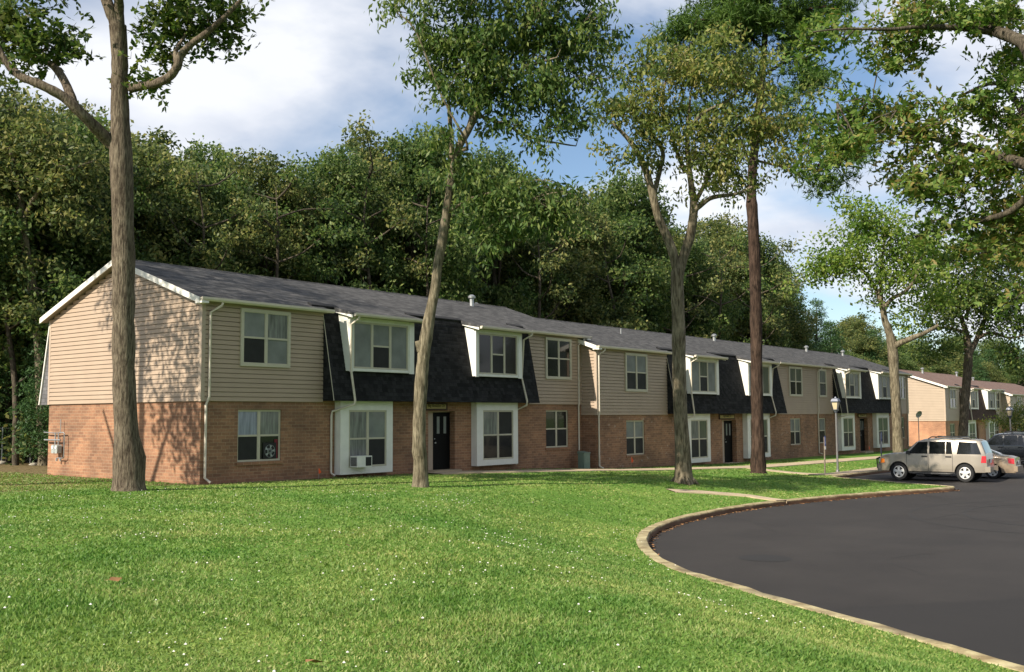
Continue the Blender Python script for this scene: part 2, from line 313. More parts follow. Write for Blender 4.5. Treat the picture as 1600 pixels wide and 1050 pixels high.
# asphalt
def asphalt_mat():
    m,nt,b,nd,L=newmat('asphalt');tc=nd.new('ShaderNodeTexCoord')
    def noise(s,d=6,r=.6,st=(1,1,1)):
        mp=nd.new('ShaderNodeMapping');mp.inputs['Scale'].default_value=st;L.new(tc.outputs['Object'],mp.inputs[0])
        n=nd.new('ShaderNodeTexNoise');n.inputs['Scale'].default_value=s;n.inputs['Detail'].default_value=d;n.inputs['Roughness'].default_value=r;L.new(mp.outputs[0],n.inputs['Vector']);return n
    r1=ramp(nd,[(.3,(.027,.0245,.0235)),(.7,(.040,.036,.0335))]);L.new(noise(.5,7,.6).outputs[0],r1.inputs[0])
    r2=ramp(nd,[(.35,(.85,.85,.85)),(.65,(1.15,1.15,1.15))]);L.new(noise(60,3,.6).outputs[0],r2.inputs[0])
    mx=nd.new('ShaderNodeMix');mx.data_type='RGBA';mx.blend_type='MULTIPLY';mx.inputs[0].default_value=1;L.new(r1.outputs[0],mx.inputs[6]);L.new(r2.outputs[0],mx.inputs[7])
    # darker area of asphalt close to the corner, with its own straight edge
    sp=nd.new('ShaderNodeSeparateXYZ');L.new(tc.outputs['Object'],sp.inputs[0])
    e=nd.new('ShaderNodeMath');e.operation='MULTIPLY_ADD';e.inputs[1].default_value=.75;L.new(sp.outputs[0],e.inputs[0]);L.new(sp.outputs[1],e.inputs[2])
    nn=noise(.8,4);a2=nd.new('ShaderNodeMath');a2.operation='MULTIPLY_ADD';a2.inputs[1].default_value=1.2;L.new(nn.outputs[0],a2.inputs[0]);L.new(e.outputs[0],a2.inputs[2])
    mr=nd.new('ShaderNodeMapRange');mr.inputs[1].default_value=-21.6;mr.inputs[2].default_value=-21.85;mr.inputs[3].default_value=0;mr.inputs[4].default_value=.55;L.new(a2.outputs[0],mr.inputs[0])
    md=nd.new('ShaderNodeMix');md.data_type='RGBA';L.new(mr.outputs[0],md.inputs[0]);L.new(mx.outputs[2],md.inputs[6]);md.inputs[7].default_value=(.022,.021,.021,1)
    L.new(md.outputs[2],b.inputs['Base Color']);b.inputs['Roughness'].default_value=.85;b.inputs['Specular IOR Level'].default_value=.25
    bp=nd.new('ShaderNodeBump');bp.inputs['Strength'].default_value=.3;bp.inputs['Distance'].default_value=.01;L.new(noise(80,3,.6).outputs[0],bp.inputs['Height']);L.new(bp.outputs[0],b.inputs['Normal'])
    return m
mb=MB();mb.quad(*[(x,y,-1.0) for x,y in LOT]);lot=mb.build('parking_lot',asphalt_mat());tag(lot,'dark grey asphalt parking lot curving in at the right','parking lot',kind='structure')
# kerb
kp=[]
for i in range(len(KERB)-1):
    a=np.array(KERB[max(i-1,0)]);b=np.array(KERB[i]);c=np.array(KERB[i+1]);d=np.array(KERB[min(i+2,len(KERB)-1)])
    n=max(1,int(np.linalg.norm(c-b)/.35)) if np.linalg.norm(c-b)<8 else 12
    for k in range(n):
        t=k/n;kp.append(.5*((2*b)+(c-a)*t+(2*a-5*b+4*c-d)*t*t+(3*b-a-3*c+d)*t**3) if np.linalg.norm(c-b)<8 else b+(c-b)*t)
kp.append(np.array(KERB[-1]));kp=np.array(kp)
tn=np.gradient(kp,axis=0);tn/=np.linalg.norm(tn,axis=1)[:,None];nr=np.stack([-tn[:,1],tn[:,0]],1)   # left of travel = away from the lot
prof=[(-.012,-1.05),(-.006,-.875),(.02,-.848),(.25,-.845),(.262,-.86),(.262,-1.05)]
mb=MB();k=len(prof)
for i,(p,n) in enumerate(zip(kp,nr)):
    j=.008*math.sin(i*1.7)+RNG.normal()*.004
    for o,z in prof:
        q=p+n*(o+j if o>-.2 else o);mb.v.append((q[0],q[1],z+(RNG.normal()*.004 if z>-1 else 0)))
for i in range(len(kp)-1):
    for a in range(k-1): mb.f.append((i*k+a,i*k+a+1,(i+1)*k+a+1,(i+1)*k+a))
def kerb_mat():
    m,nt,b,nd,L=newmat('kerb_concrete');tc=nd.new('ShaderNodeTexCoord');g=nd.new('ShaderNodeNewGeometry');sp=nd.new('ShaderNodeSeparateXYZ');L.new(g.outputs['True Normal'],sp.inputs[0])
    n=nd.new('ShaderNodeTexNoise');n.inputs['Scale'].default_value=2.2;n.inputs['Detail'].default_value=8;n.inputs['Roughness'].default_value=.7;L.new(tc.outputs['Object'],n.inputs['Vector'])
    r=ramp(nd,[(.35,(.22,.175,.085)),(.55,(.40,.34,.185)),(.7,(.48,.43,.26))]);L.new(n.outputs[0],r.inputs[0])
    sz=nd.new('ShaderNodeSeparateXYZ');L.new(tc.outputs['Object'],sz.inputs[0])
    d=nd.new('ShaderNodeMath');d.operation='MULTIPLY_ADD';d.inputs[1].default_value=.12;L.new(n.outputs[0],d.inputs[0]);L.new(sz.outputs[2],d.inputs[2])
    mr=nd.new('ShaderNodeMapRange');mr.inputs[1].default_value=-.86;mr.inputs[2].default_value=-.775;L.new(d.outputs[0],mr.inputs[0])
    mx=nd.new('ShaderNodeMix');mx.data_type='RGBA';L.new(mr.outputs[0],mx.inputs[0]);mx.inputs[6].default_value=(.12,.06,.03,1);L.new(r.outputs[0],mx.inputs[7])  # brown dirt on the face, its shade also put into this colour
    L.new(mx.outputs[2],b.inputs['Base Color']);b.inputs['Roughness'].default_value=.9;return m
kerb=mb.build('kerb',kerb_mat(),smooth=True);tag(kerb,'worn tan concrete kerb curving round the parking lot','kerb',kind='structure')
# paths
def strip(name,pl,h,label):
    pts=[]
    for i in range(len(pl)-1):
        a=np.array(pl[max(i-1,0)],float);b=np.array(pl[i],float);c=np.array(pl[i+1],float);d=np.array(pl[min(i+2,len(pl)-1)],float);n=max(2,int(np.linalg.norm(c-b)/.5))
        for k in range(n):
            t=k/n;pts.append(.5*((2*b)+(c-a)*t+(2*a-5*b+4*c-d)*t*t+(3*b-a-3*c+d)*t**3))
    pts.append(np.array(pl[-1],float));pts=np.array(pts);tn=np.gradient(pts,axis=0);tn/=np.linalg.norm(tn,axis=1)[:,None];nr=np.stack([-tn[:,1],tn[:,0]],1)
    mb=MB();cols=[-h,-h*.5,0,h*.5,h]
    for p,n in zip(pts,nr):
        for c in cols:
            q=p+n*c;mb.v.append((q[0],q[1],0))
    zz=gz([v[0] for v in mb.v],[v[1] for v in mb.v]);zz=np.maximum(zz,-.865)+.035
    mb.v=[(v[0],v[1],float(z)) for v,z in zip(mb.v,zz)]
    for i in range(len(pts)-1):
        for a in range(4): mb.f.append((i*5+a,(i+1)*5+a,(i+1)*5+a+1,i*5+a+1))
    n0=len(mb.v)
    for i in range(len(pts)):
        for c in (0,4):
            x,y,z=mb.v[i*5+c];mb.v.append((x,y,z-.12))
    for i in range(len(pts)-1):
        mb.f.append((i*5,n0+2*i,n0+2*i+2,(i+1)*5));mb.f.append((i*5+4,(i+1)*5+4,n0+2*i+3,n0+2*i+1))
    o=mb.build(name,M['concrete'],smooth=True);tag(o,label,'path',kind='structure')
strip('path',*PATHS[0],'long concrete path running along the brick front')
strip('path',*PATHS[1],'short narrow concrete path ending at the curved kerb')
strip('path',*PATHS[2],'concrete path branching past the lamp post to the parked cars')
# dark patch and tyre marks on the asphalt
def flat(name,pts,z,mat,label,cat):
    mb=MB();mb.quad(*[(x,y,z) for x,y in pts]);o=mb.build(name,mat);tag(o,label,cat,kind='structure')
M['patch']=simple('asphalt_patch',(.013,.012,.012),.9,var=.1,scale=12)
flat('asphalt_patch',[(2.0+.52*math.cos(t)*(1+.04*math.sin(3*t)),-17.1+.55*math.sin(t)) for t in np.linspace(0,2*math.pi,30)[:-1]],-.996,M['patch'],'dark round patch in the asphalt near the curved kerb','patch')
M['tyre']=simple('tyre_marks',(.0165,.015,.0145),.9,var=.12,scale=3)
mb=MB()
for (cx,cy,r,a0,a1) in((15.5,-20.5,4.3,40,250),(15.9,-20.8,3.2,60,235)):
    A=np.radians(np.linspace(a0,a1,60));prev=None
    for a in A:
        w=.035+.03*math.sin(a*5)**2;p=((cx+(r-w)*math.cos(a)*1.3,cy+(r-w)*math.sin(a),-.996),(cx+(r+w)*math.cos(a)*1.3,cy+(r+w)*math.sin(a),-.996))
        if prev: mb.quad(prev[0],p[0],p[1],prev[1])
        prev=p
    prev=None
tag(mb.build('tyre_mark',M['tyre']),'faint curved tyre marks turning across the asphalt','tyre marks',kind='structure')
mb=MB()
for (x,y,a,n_) in((6,-15.5,.25,16),(12,-17.5,-.1,20),(18,-16.4,.12,14),(1.5,-20.5,.6,12),(14,-22.5,.2,24),(24,-17.6,-.05,18)):
    prev=None
    for i in range(n_):
        w_=.008+.012*random.random();p=((x-math.sin(a)*w_,y+math.cos(a)*w_,-.9965),(x+math.sin(a)*w_,y-math.cos(a)*w_,-.9965))
        if prev: mb.quad(prev[0],prev[1],p[1],p[0])
        prev=p;x+=.35*math.cos(a);y+=.35*math.sin(a);a+=random.gauss(0,.22)
tag(mb.build('asphalt_crack',M['tyre']),'thin dark cracks wandering over the asphalt','cracks',kind='structure')
# ------------------------------------------------------------------ apartment buildings
BT,UT,UB,LT,LB,EV=2.55,5.43,3.61,2.25,.62,5.52
COURSE=.145
def boards(mb,fn,segs,z0,z1):        # fn(a,off,z)->xyz ; segs(z)->[(a0,a1)]
    z=z0
    while z<z1-.01:
        zt=min(z+COURSE,z1)
        for a0,a1 in segs(z,zt):
            zm=z+(zt-z)*.85;mb.quad(fn(a0,.034,z),fn(a1,.034,z),fn(a1,.024,zm),fn(a0,.024,zm))
            mb.quad(fn(a0,-.025,z),fn(a1,-.025,z),fn(a1,.034,z),fn(a0,.034,z));mb.quad(fn(a0,.024,zm),fn(a1,.024,zm),fn(a1,-.025,zm),fn(a0,-.025,zm));mb.quad(fn(a0,-.025,zm),fn(a1,-.025,zm),fn(a1,-.025,zt),fn(a0,-.025,zt))
        z=zt
def cutseg(x0,x1,holes,z0,z1):
    s=[(x0,x1)]
    for a,b,c,d in holes:
        if c<z1-.005 and d>z0+.005:
            n=[]
            for p,q in s:
                if b<=p or a>=q: n.append((p,q));continue
                if a>p:n.append((p,a))
                if b<q:n.append((b,q))
            s=n
    return s
def wall(mb,x0,x1,z0,z1,Y,holes,depth=.12):   # brick wall facing -Y with openings
    xs=sorted({x0,x1,*[h[0] for h in holes],*[h[1] for h in holes]});zs=sorted({z0,z1,*[h[2] for h in holes],*[h[3] for h in holes]})
    for i in range(len(xs)-1):
        for j in range(len(zs)-1):
            a,b,c,d=xs[i],xs[i+1],zs[j],zs[j+1]
            if any(h[0]<=a+1e-6 and h[1]>=b-1e-6 and h[2]<=c+1e-6 and h[3]>=d-1e-6 for h in holes): continue
            mb.quad((a,Y,c),(b,Y,c),(b,Y,d),(a,Y,d))
    for h in holes:
        a,b,c,d=h[:4];dp=h[4] if len(h)>4 else depth;Y2=Y+dp
        mb.quad((a,Y,c),(a,Y2,c),(a,Y2,d),(a,Y,d));mb.quad((b,Y2,c),(b,Y,c),(b,Y,d),(b,Y2,d))
        mb.quad((a,Y,d),(a,Y2,d),(b,Y2,d),(b,Y,d));mb.quad((a,Y2,c),(a,Y,c),(b,Y,c),(b,Y2,c))
def frame_mb(x0,x1,z0,z1,Y,w,cols,dep=.05,rail=.5,split=None):
    # returns mesh + cell list ; front plane at Y (towards -Y is outside)
    mb=MB();mb.box(x0,x1,Y,Y+dep,z1-w,z1);mb.box(x0,x1,Y,Y+dep,z0,z0+w);mb.box(x0,x0+w,Y,Y+dep,z0+w,z1-w);mb.box(x1-w,x1,Y,Y+dep,z0+w,z1-w)
    ix0,ix1,iz0,iz1=x0+w,x1-w,z0+w,z1-w;mw=.075;cells=[]
    for c in range(cols):
        a=ix0+(ix1-ix0+mw)*c/cols;b=a+(ix1-ix0+mw)/cols-mw
        if c: mb.box(a-mw,a,Y+.006,Y+dep,iz0,iz1)
        two=(split is None or c in split)
        # sash edges
        e=.022;mb.box(a,b,Y+.014,Y+dep,iz1-e,iz1);mb.box(a,b,Y+.014,Y+dep,iz0,iz0+e);mb.box(a,a+e,Y+.014,Y+dep,iz0+e,iz1-e);mb.box(b-e,b,Y+.014,Y+dep,iz0+e,iz1-e)
        if two:
            zm=iz0+(iz1-iz0)*rail;mb.box(a+e,b-e,Y+.010,Y+dep,zm-.03,zm+.03)
            cells+=[(a+e,b-e,zm+.03,iz1-e),(a+e,b-e,iz0+e,zm-.03)]
        else: cells.append((a+e,b-e,iz0+e,iz1-e))
    return mb,cells
def add_window(par,x0,x1,z0,z1,Y,w,cols,styles,split=None,matf='frame',name='window',dep=.05,child_par=None):
    mb,cells=frame_mb(x0,x1,z0,z1,Y,w,cols,dep,split=split)
    fr=mb.build(name,M[matf],par);tgt=child_par or fr
    byst={}
    for c,s in zip(cells,styles): byst.setdefault(s,[]).append(c)
    for s,cs in byst.items():
        m=MB()
        for a,b,c,d in cs: m.quad((a,Y+dep*.62,c),(b,Y+dep*.62,c),(b,Y+dep*.62,d),(a,Y+dep*.62,d))
        nm={'dark':'pane','screen':'insect_screen','blind':'blind','curtain':'curtain','olive':'curtain','bluecurt':'curtain'}[s]
        m.build(nm,M[s],tgt)
    return fr
def gutter(par,x0,x1,Y,z,mat='cream'):
    mb=MB();pr=[(0,0),(-.09,0),(-.125,.05),(-.125,.115),(-.11,.115),(-.11,.1),(0,.1)]
    mb.prism(pr,lambda p,q,t:(t,Y+p,z+q),x0,x1);return mb.build('gutter',M[mat],par)
def spout(par,pts,mat='cream'):
    mb=MB();mb.tube(pts,.042,6);return mb.build('downspout',M[mat],par,smooth=True,ang=70)
SL=.345
def facade(B,s,brick,siding,mans,roofm,D=9.13):
    Y,dz,x0,x1=s['Y'],s['dz'],s['x0'],s['x1'];z=lambda v:v+dz
    low=[(a,b,z(LB),z(LT)) for a,b,_ in s['low']]
    recs=[(m['rec'][0],m['rec'][1],z(-.12) if not s.get('deep') else z(-.3),z(2.2),.3) for m in s['mans']]
    low_all=low+recs
    mb=MB();wall(mb,x0,x1,-2,z(BT),Y,low_all);mb.quad((x0,Y,-2),(x0,Y+D,-2),(x0,Y+D,z(BT)),(x0,Y,z(BT)));mb.quad((x1,Y+D,-2),(x1,Y,-2),(x1,Y,z(BT)),(x1,Y+D,z(BT)));mb.quad((x1,Y+D,-2),(x0,Y+D,-2),(x0,Y+D,z(BT)),(x1,Y+D,z(BT)))
    # rowlock sills
    for a,b,_ in s['low']: mb.box(a-.05,b+.05,Y-.045,Y+.1,z(LB)-.1,z(LB)-.003)
    mb.build('brick_wall',brick,B)
    # siding
    holes=[(a+.03,b-.03,z(UB)+.03,z(UT)-.03) for a,b,_ in s['up']]
    mb=MB();Ys=Y-.03
    secs=[];c=x0
    for m in s['mans']: secs.append((c,m['a']));c=m['b']
    secs.append((c,x1))
    for a,b in secs:
        if b-a>.05: boards(mb,lambda q,o,zz:(q,Ys-o,zz),lambda za,zb,a=a,b=b:cutseg(a,b,[],za,zb),z(BT)-.04,z(EV)+.02)
    rz=lambda y:z(5.60)+(min(y-Y,Y+D-y))*SL      # underside roof line on gables
    def gs(za,zb):
        zz=zb
        if zz<=rz(Y): return [(Y-.03,Y+D)]
        o=(zz-rz(Y))/SL
        return [(Y+o,Y+D-o)] if o<D/2 else []
    boards(mb,lambda q,o,zz:(x0-.03-o,q,zz),gs,z(BT)-.04,z(7.2))
    boards(mb,lambda q,o,zz:(x1+.03+o,q,zz),gs,z(BT)-.04,z(7.2))
    mb.quad((x0,Y+D,z(BT)),(x1,Y+D,z(BT)),(x1,Y+D,z(EV)),(x0,Y+D,z(EV)))
    mb.build('siding',siding,B)
    # corner boards + frieze
    for cx in(x0,x1):
        mb=MB();mb.box(cx-.065,cx+.065,Y-.07,Y+.07,z(BT)-.05,z(EV));mb.build('corner_trim',M['corner'],B)
        mb=MB();mb.box(cx-.065,cx+.065,Y+D-.09,Y+D+.02,z(BT)-.05,z(EV));mb.build('corner_trim',M['corner'],B)
    # roof
    ex0,ex1=x0-.28,x1+.28
    ed=[(ex0,s['mans'][0]['a']+.12,-.24)] if s['mans'] else [(ex0,ex1,-.24)]
    for i,m in enumerate(s['mans']):
        ed.append((m['a']+.12,m['b']-.12,.16))
        nx=s['mans'][i+1]['a']+.12 if i+1<len(s['mans']) else ex1
        ed.append((m['b']-.12,nx,-.24))
    zr=lambda yy:z(5.63)+(yy+.24)*SL
    mb=MB();R=D/2;T=.1
    for a,b,e in ed:
        mb.quad((a,Y+e,zr(e)),(b,Y+e,zr(e)),(b,Y+R,zr(R)),(a,Y+R,zr(R)))
        mb.quad((a,Y+e,zr(e)-T),(b,Y+e,zr(e)-T),(b,Y+e,zr(e)),(a,Y+e,zr(e)))
        mb.quad((a,Y+e,zr(e)-T),(a,Y+R,zr(R)-T),(b,Y+R,zr(R)-T),(b,Y+e,zr(e)-T))
        for xx in(a,b): mb.quad((xx,Y+e,zr(e)),(xx,Y+e,zr(e)-T),(xx,Y+R,zr(R)-T),(xx,Y+R,zr(R)))
    mb.quad((ex1,Y+D+.3,zr(-.3)),(ex0,Y+D+.3,zr(-.3)),(ex0,Y+R,zr(R)),(ex1,Y+R,zr(R)))
    mb.quad((ex1,Y+D+.3,zr(-.3)-T),(ex0,Y+D+.3,zr(-.3)-T),(ex0,Y+R,zr(R)-T),(ex1,Y+R,zr(R)-T))
    mb.tube([(ex0,Y+R,zr(R)-.02),(ex1,Y+R,zr(R)-.02)],.05,6)
    rf=mb.build('roof',roofm,B)
    # eave soffit
    mb=MB()
    for a,b,e in ed:
        if e<0: mb.box(a,b,Y+e+.01,Y+.02,z(EV)-.012,z(EV)+.0)
    # rake boards
    mb2=MB()
    for xx,sg in((ex0,-1),(ex1,1)):
        for q0,q1,za,zb in((-.24,R,zr(-.24),zr(R)),(D+.3,R,zr(-.3),zr(R))):
            xa,xb=(xx-.02,xx+.015) if sg<0 else (xx-.015,xx+.02)
            pts=[(q0,za-.012),(q1,zb-.012),(q1,zb-.20),(q0,za-.20)]
            mb2.prism([(Y+p,q) for p,q in pts],lambda p,q,t:(t,p,q),xa,xb)
            xi=x0-.0 if sg<0 else x1
            mb.quad((xx,Y+q0,za-.17),(xi,Y+q0,za-.17),(xi,Y+q1,zb-.17),(xx,Y+q1,zb-.17))
        # eave return box
        mb2.build('fascia',M['white'],B);mb2=MB()
        mb2.box(min(xx,xx-sg*.25),max(xx,xx-sg*.25),Y-.36,Y-.02,z(EV)-.08,z(EV)-.014)
        mb2.build('eave_return',M['white'],B);mb2=MB()
    mb.build('soffit',M['soff'],B)
    for i,(a,b,e) in enumerate(ed):
        if e<0: gutter(B,a+(.0 if i else .02),b+.12,Y-.24,z(5.515))
    # windows
    for a,b,st in s['up']: add_window(B,a,b,z(UB),z(UT),Y-.118,.1,2 if b-a>1.4 else 1,st,matf='frame',dep=.06)
    for a,b,st in s['low']: add_window(B,a+.004,b-.004,z(LB)+.004,z(LT)-.004,Y+.045,.035,2 if b-a>1.1 else 1,st,dep=.05)
    # flush backing behind the openings
    for m in s['mans']:
        a,b=m['a'],m['b'];mb=MB();zt=z(5.66);zb=z(BT);H=zt-zb;n=int(round(H/.1365))
        for k in range(n):
            za=zb+H*k/n;zc=zb+H*(k+1)/n;ya=-.62+.64*k/n;yc=-.62+.64*(k+1)/n
            mb.quad((a,Y+ya-.012,za),(b,Y+ya-.012,za),(b,Y+yc,zc),(a,Y+yc,zc))
            mb.quad((a,Y+ya+.02,za),(b,Y+ya+.02,za),(b,Y+ya-.012,za),(a,Y+ya-.012,za))
        for xx in(a,b): mb.quad((xx,Y-.62,zb),(xx,Y+.02,zt),(xx,Y+.02,zb))
        mb.quad((a,Y-.62,zb),(a,Y,zb),(b,Y,zb),(b,Y-.62,zb))
        mb.build('mansard',mans,B)
        # white drip trim line on the left mansard edge
        mb=MB();mb.tube([(a-.012,Y-.63,zb),(a-.012,Y-.03,zt-.1)],.012,4);mb.build('edge_trim',M['frame'],B)
        # black strips laid on the roof
        for fa,fb in m['topstrip']:
            mb=MB()
            for e in(.06,): mb.prism([(e,zr(.16)-.02),(e+.22,zr(e+.22)+.02),(e+.22,zr(e+.22)+.085),(e,zr(.0)+.08)],lambda p,q,t:(t,Y+p,q),fa,fb)
            mb.build('roof_strip',M['topstrip'],B)
        # bays
        for (p,q,sp_) in m['bays']:
            mb=MB();wx0,wx1=p+.38,q-.3;wz0,wz1=z(.27),z(2.24);yb=Y-.3;zb0=z(.05)
            wall(mb,p,q,zb0,z(BT)-.004,yb,[(wx0,wx1,wz0,wz1,.05)])
            mb.quad((p,Y-.002,zb0),(p,yb,zb0),(p,yb,z(BT)),(p,Y-.002,z(BT)));mb.quad((q,yb,zb0),(q,Y-.002,zb0),(q,Y-.002,z(BT)),(q,yb,z(BT)));mb.quad((p,yb,zb0),(p,Y,zb0),(q,Y,zb0),(q,yb,zb0))
            by=mb.build('bay_window',M['white'],B)
            add_window(by,wx0+.003,wx1-.003,wz0+.003,wz1-.003,yb+.012,.04,2,sp_,name='window_frame',dep=.04,child_par=by)
        # dormers
        for i,(p,q,sp_) in enumerate(m['dorm']):
            yf=Y-.58;zb0=z(3.6);mb=MB();wx0,wx1=p+.2,q-.28
            wall(mb,p,q,zb0-.03,z(5.46),yf,[(wx0,wx1,zb0+.06,z(5.28),.05)])
            mb.quad((p,Y+.1,zb0-.03),(p,yf,zb0-.03),(p,yf,z(5.46)),(p,Y+.1,z(5.66)));mb.quad((q,yf,zb0-.03),(q,Y+.1,zb0-.03),(q,Y+.1,z(5.66)),(q,yf,z(5.46)));mb.quad((p,yf,zb0-.03),(p,Y+.1,zb0-.03),(q,Y+.1,zb0-.03),(q,yf,zb0-.03))
            # casings and the fascia ends
            mb.box(p-.0,p+.17,yf-.025,yf-.002,zb0-.06,z(5.4));mb.box(q-.24,q+.0,yf-.025,yf-.002,zb0-.06,z(5.4))
            for xx in(p-.1,q+.3): mb.prism([(Y+.25,z(5.66)),(Y-.86,z(5.36)),(Y-.86,z(5.5)),(Y+.25,z(5.80))],lambda a_,b_,t:(t,a_,b_),xx-.015,xx+.015)
            dm=mb.build('dormer',M['white'],B)
            add_window(dm,wx0+.003,wx1-.003,zb0+.063,z(5.277),yf+.012,.04,3,sp_,split=(1,),name='window_frame',dep=.04,child_par=dm)
            mb=MB();ra,rb=p-.12,q+.32
            yh=.55;zh=zr(yh)+.012;zl=z(5.525)
            mb.prism([(Y+yh,zh),(Y-.88,zl),(Y-.88,zl-.07),(Y+yh,zh-.2)],lambda a_,b_,t:(t,a_,b_),ra,rb)
            mb.build('dormer_roof',roofm,dm)
            mb=MB();mb.quad((ra,Y-.87,z(5.42)),(ra,Y-.5,z(5.42)),(rb,Y-.5,z(5.42)),(rb,Y-.87,z(5.42)));mb.build('soffit',M['soff'],dm)
            gutter(dm,ra+.04,rb+.02,Y-.88,z(5.41))
            # downspout: outside end of each dormer
            g=z(-.1) if not s.get('deep') else z(-.1)
            if i==0:
                X=p+.05;spout(dm,[(X+.06,Y-.95,z(5.40)),(X+.04,Y-.95,z(5.33)),(X-.02,Y-.64,z(5.15)),(X-.02,Y-.64,z(3.6)),(X+.12,Y-.70,z(2.56)),(X+.10,Y-.68,z(2.42)),(X-.32,Y-.05,z(2.2)),(X-.36,Y-.05,z(2.05)),(X-.36,Y-.05,z(.12)),(X-.28,Y-.16,z(.02))])
            else:
                X=q+.12;spout(dm,[(X+.12,Y-.95,z(5.40)),(X+.10,Y-.95,z(5.33)),(X-.02,Y-.62,z(5.15)),(X-.02,Y-.50,z(3.6)),(X+.05,Y-.72,z(2.62)),(X+.05,Y-.70,z(2.45)),(X+.0,Y-.05,z(2.2)),(X-.0,Y-.05,z(.12)),(X+.0,Y-.2,z(.02))])
        # door in recess
        ra,rb=m['rec'];yd=Y+.3;d0,d1=rb-.955,rb-.01;zd0=z(-.02) if not s.get('deep') else z(-.12)
        mb=MB();mb.box(d0,d1,yd-.045,yd-.0,zd0,z(2.16));dr=mb.build('door',M['black'],B)
        mb=MB()
        for c in(.2,.58): mb.box(d0+c,d0+c+.15,yd-.051,yd-.046,z(1.35),z(2.0))
        mb.build('door_window',M['blind'],dr)
        mb=MB();mb.lathe([(.0,yd-.12),(.03,yd-.115),(.035,yd-.09),(.012,yd-.08),(.012,yd-.046)],(d0+.07,0,z(1.0)),10,'y');mb.lathe([(.0,yd-.07),(.022,yd-.065),(.022,yd-.046)],(d0+.07,0,z(1.15)),10,'y');mb.build('handle',M['metal'],dr,smooth=True)
        mb=MB();mb.box(ra,d0,yd-.03,yd+.0,zd0,z(2.2));mb.box(d0,d1+.01,yd-.03,yd,z(2.16),z(2.2));mb.build('door_surround',M['corner'],B)
        mb=MB();mb.box(ra-.02,rb+.02,Y-.35,yd,zd0-.35,zd0-.01);mb.build('doorstep',M['concrete'],B)
def tri(a,b): return ['blind','blind','blind','blind']
D2=['dark']*4; DS=['dark','screen','dark','screen']; BS=['blind','screen','blind','screen']; OS=['olive','dark','olive','dark']
seg1=dict(Y=0,dz=0,x0=0,x1=20.1,up=[(1.33,3.28,['blind','screen','curtain','blind']),(17.28,19.2,D2)],low=[(1.34,3.03,['bluecurt','screen','curtain','dark']),(17.38,19.05,['dark','screen','dark','screen'])],
 mans=[dict(a=4.72,b=16.12,rec=(9.95,11.45),bays=[(5.3,7.78,['curtain','curtain','blind','screen']),(12.42,15.03,['curtain','dark','screen','dark'])],
  dorm=[(5.42,8.56,['blind','blind','screen','blind']),(12.02,14.95,['dark','dark','screen','dark'])],topstrip=[(4.3,5.5),(8.95,12.0),(15.0,15.9)])])
seg2=dict(Y=-.82,dz=-.48,x0=20.1,x1=64.0,deep=True,up=[(22.43,24.39,BS),(41.16,43.11,['olive','dark','olive','dark']),(45.85,47.1,['curtain','dark']),(61.6,63.2,D2)],
 low=[(22.58,24.22,BS),(41.35,42.95,['curtain','dark','curtain','screen']),(45.95,47.05,['curtain','dark']),(61.7,63.1,DS)],
 mans=[dict(a=26.35,b=39.5,rec=(32.3,34.0),bays=[(27.9,30.36,['curtain','screen','olive','screen']),(34.8,37.75,OS)],dorm=[(27.75,30.87,['blind','olive','screen','blind']),(34.4,37.52,['blind','blind','screen','olive'])],topstrip=[(25.9,27.3),(31.2,34.4),(37.9,39.3)]),
       dict(a=48.3,b=59.7,rec=(53.3,54.9),bays=[(49.0,51.5,OS),(55.9,58.6,OS)],dorm=[(49.0,52.1,['olive','curtain','screen','olive']),(55.6,58.7,['curtain','curtain','screen','olive'])],topstrip=[(47.8,48.9),(52.3,55.6),(59.1,60.1)])])
B1=empty('apartment_building',(0,0,0),'long two storey brick and tan siding apartment block with grey roof and black mansards','building')
facade(B1,seg1,M['brick'],M['siding'],M['mans'],M['roof'])
facade(B1,seg2,M['brick'],M['siding'],M['mans'],M['roof'])
# corner and joint downspouts
spout(B1,[(.5,-.3,5.5),(.48,-.3,5.42),(.22,-.09,5.2),(.22,-.09,2.65),(.14,-.05,2.4),(.14,-.05,.2),(.24,-.2,.06)])
spout(B1,[(19.95,-.3,5.5),(19.93,-.3,5.4),(19.78,-.09,5.2),(19.78,-.09,2.6),(19.8,-.05,2.4),(19.8,-.05,.45)])
spout(B1,[(20.4,-1.12,5.02),(20.38,-1.12,4.94),(20.2,-.91,4.75),(20.2,-.91,2.15),(20.2,-.87,2.0),(20.2,-.87,-.25),(20.3,-1.02,-.36)])
spout(B1,[(45.9,-1.12,5.02),(45.85,-1.12,4.94),(45.66,-.91,4.75),(45.66,-.91,2.15),(45.66,-.87,2.0),(45.66,-.87,-.45),(45.8,-1.05,-.55)])
spout(B1,[(63.8,-1.12,5.02),(63.8,-1.12,4.94),(63.7,-.91,4.75),(63.7,-.91,2.15),(63.7,-.87,-.5)])
# rear mansard at the left gable end
mb=MB();mb.quad((.0,9.13,5.5),(.0,9.13+.62,2.5),(.0,9.13,2.5));mb.quad((.0,9.13,5.55),(.0,9.75,2.5),(12,9.75,2.5),(12,9.13,5.55));mb.build('rear_mansard',M['mansgrey'],B1)
mb=MB();mb.tube([(-.03,9.16,5.5),(-.03,9.79,2.5)],.035,5);mb.build('edge_trim',M['white'],B1)
def vent(B,x,y,z,h=.45,r=.1):
    mb=MB();mb.lathe([(r*1.5,z-.3),(r,z+.02),(r,z+h),(r*1.7,z+h+.01),(r*1.75,z+h+.09),(r*.6,z+h+.17),(0,z+h+.175)],(x,y,0),14);mb.build('roof_vent',M['metal'],B,smooth=True)
for x,y,dz in((17.0,3.9,0),(19.3,5.6,0),(39.6,3.3,-.48),(54.2,3.3,-.48),(61.5,3.3,-.48)): vent(B1,x,y,6.95+dz if y!=5.6 else 6.9)
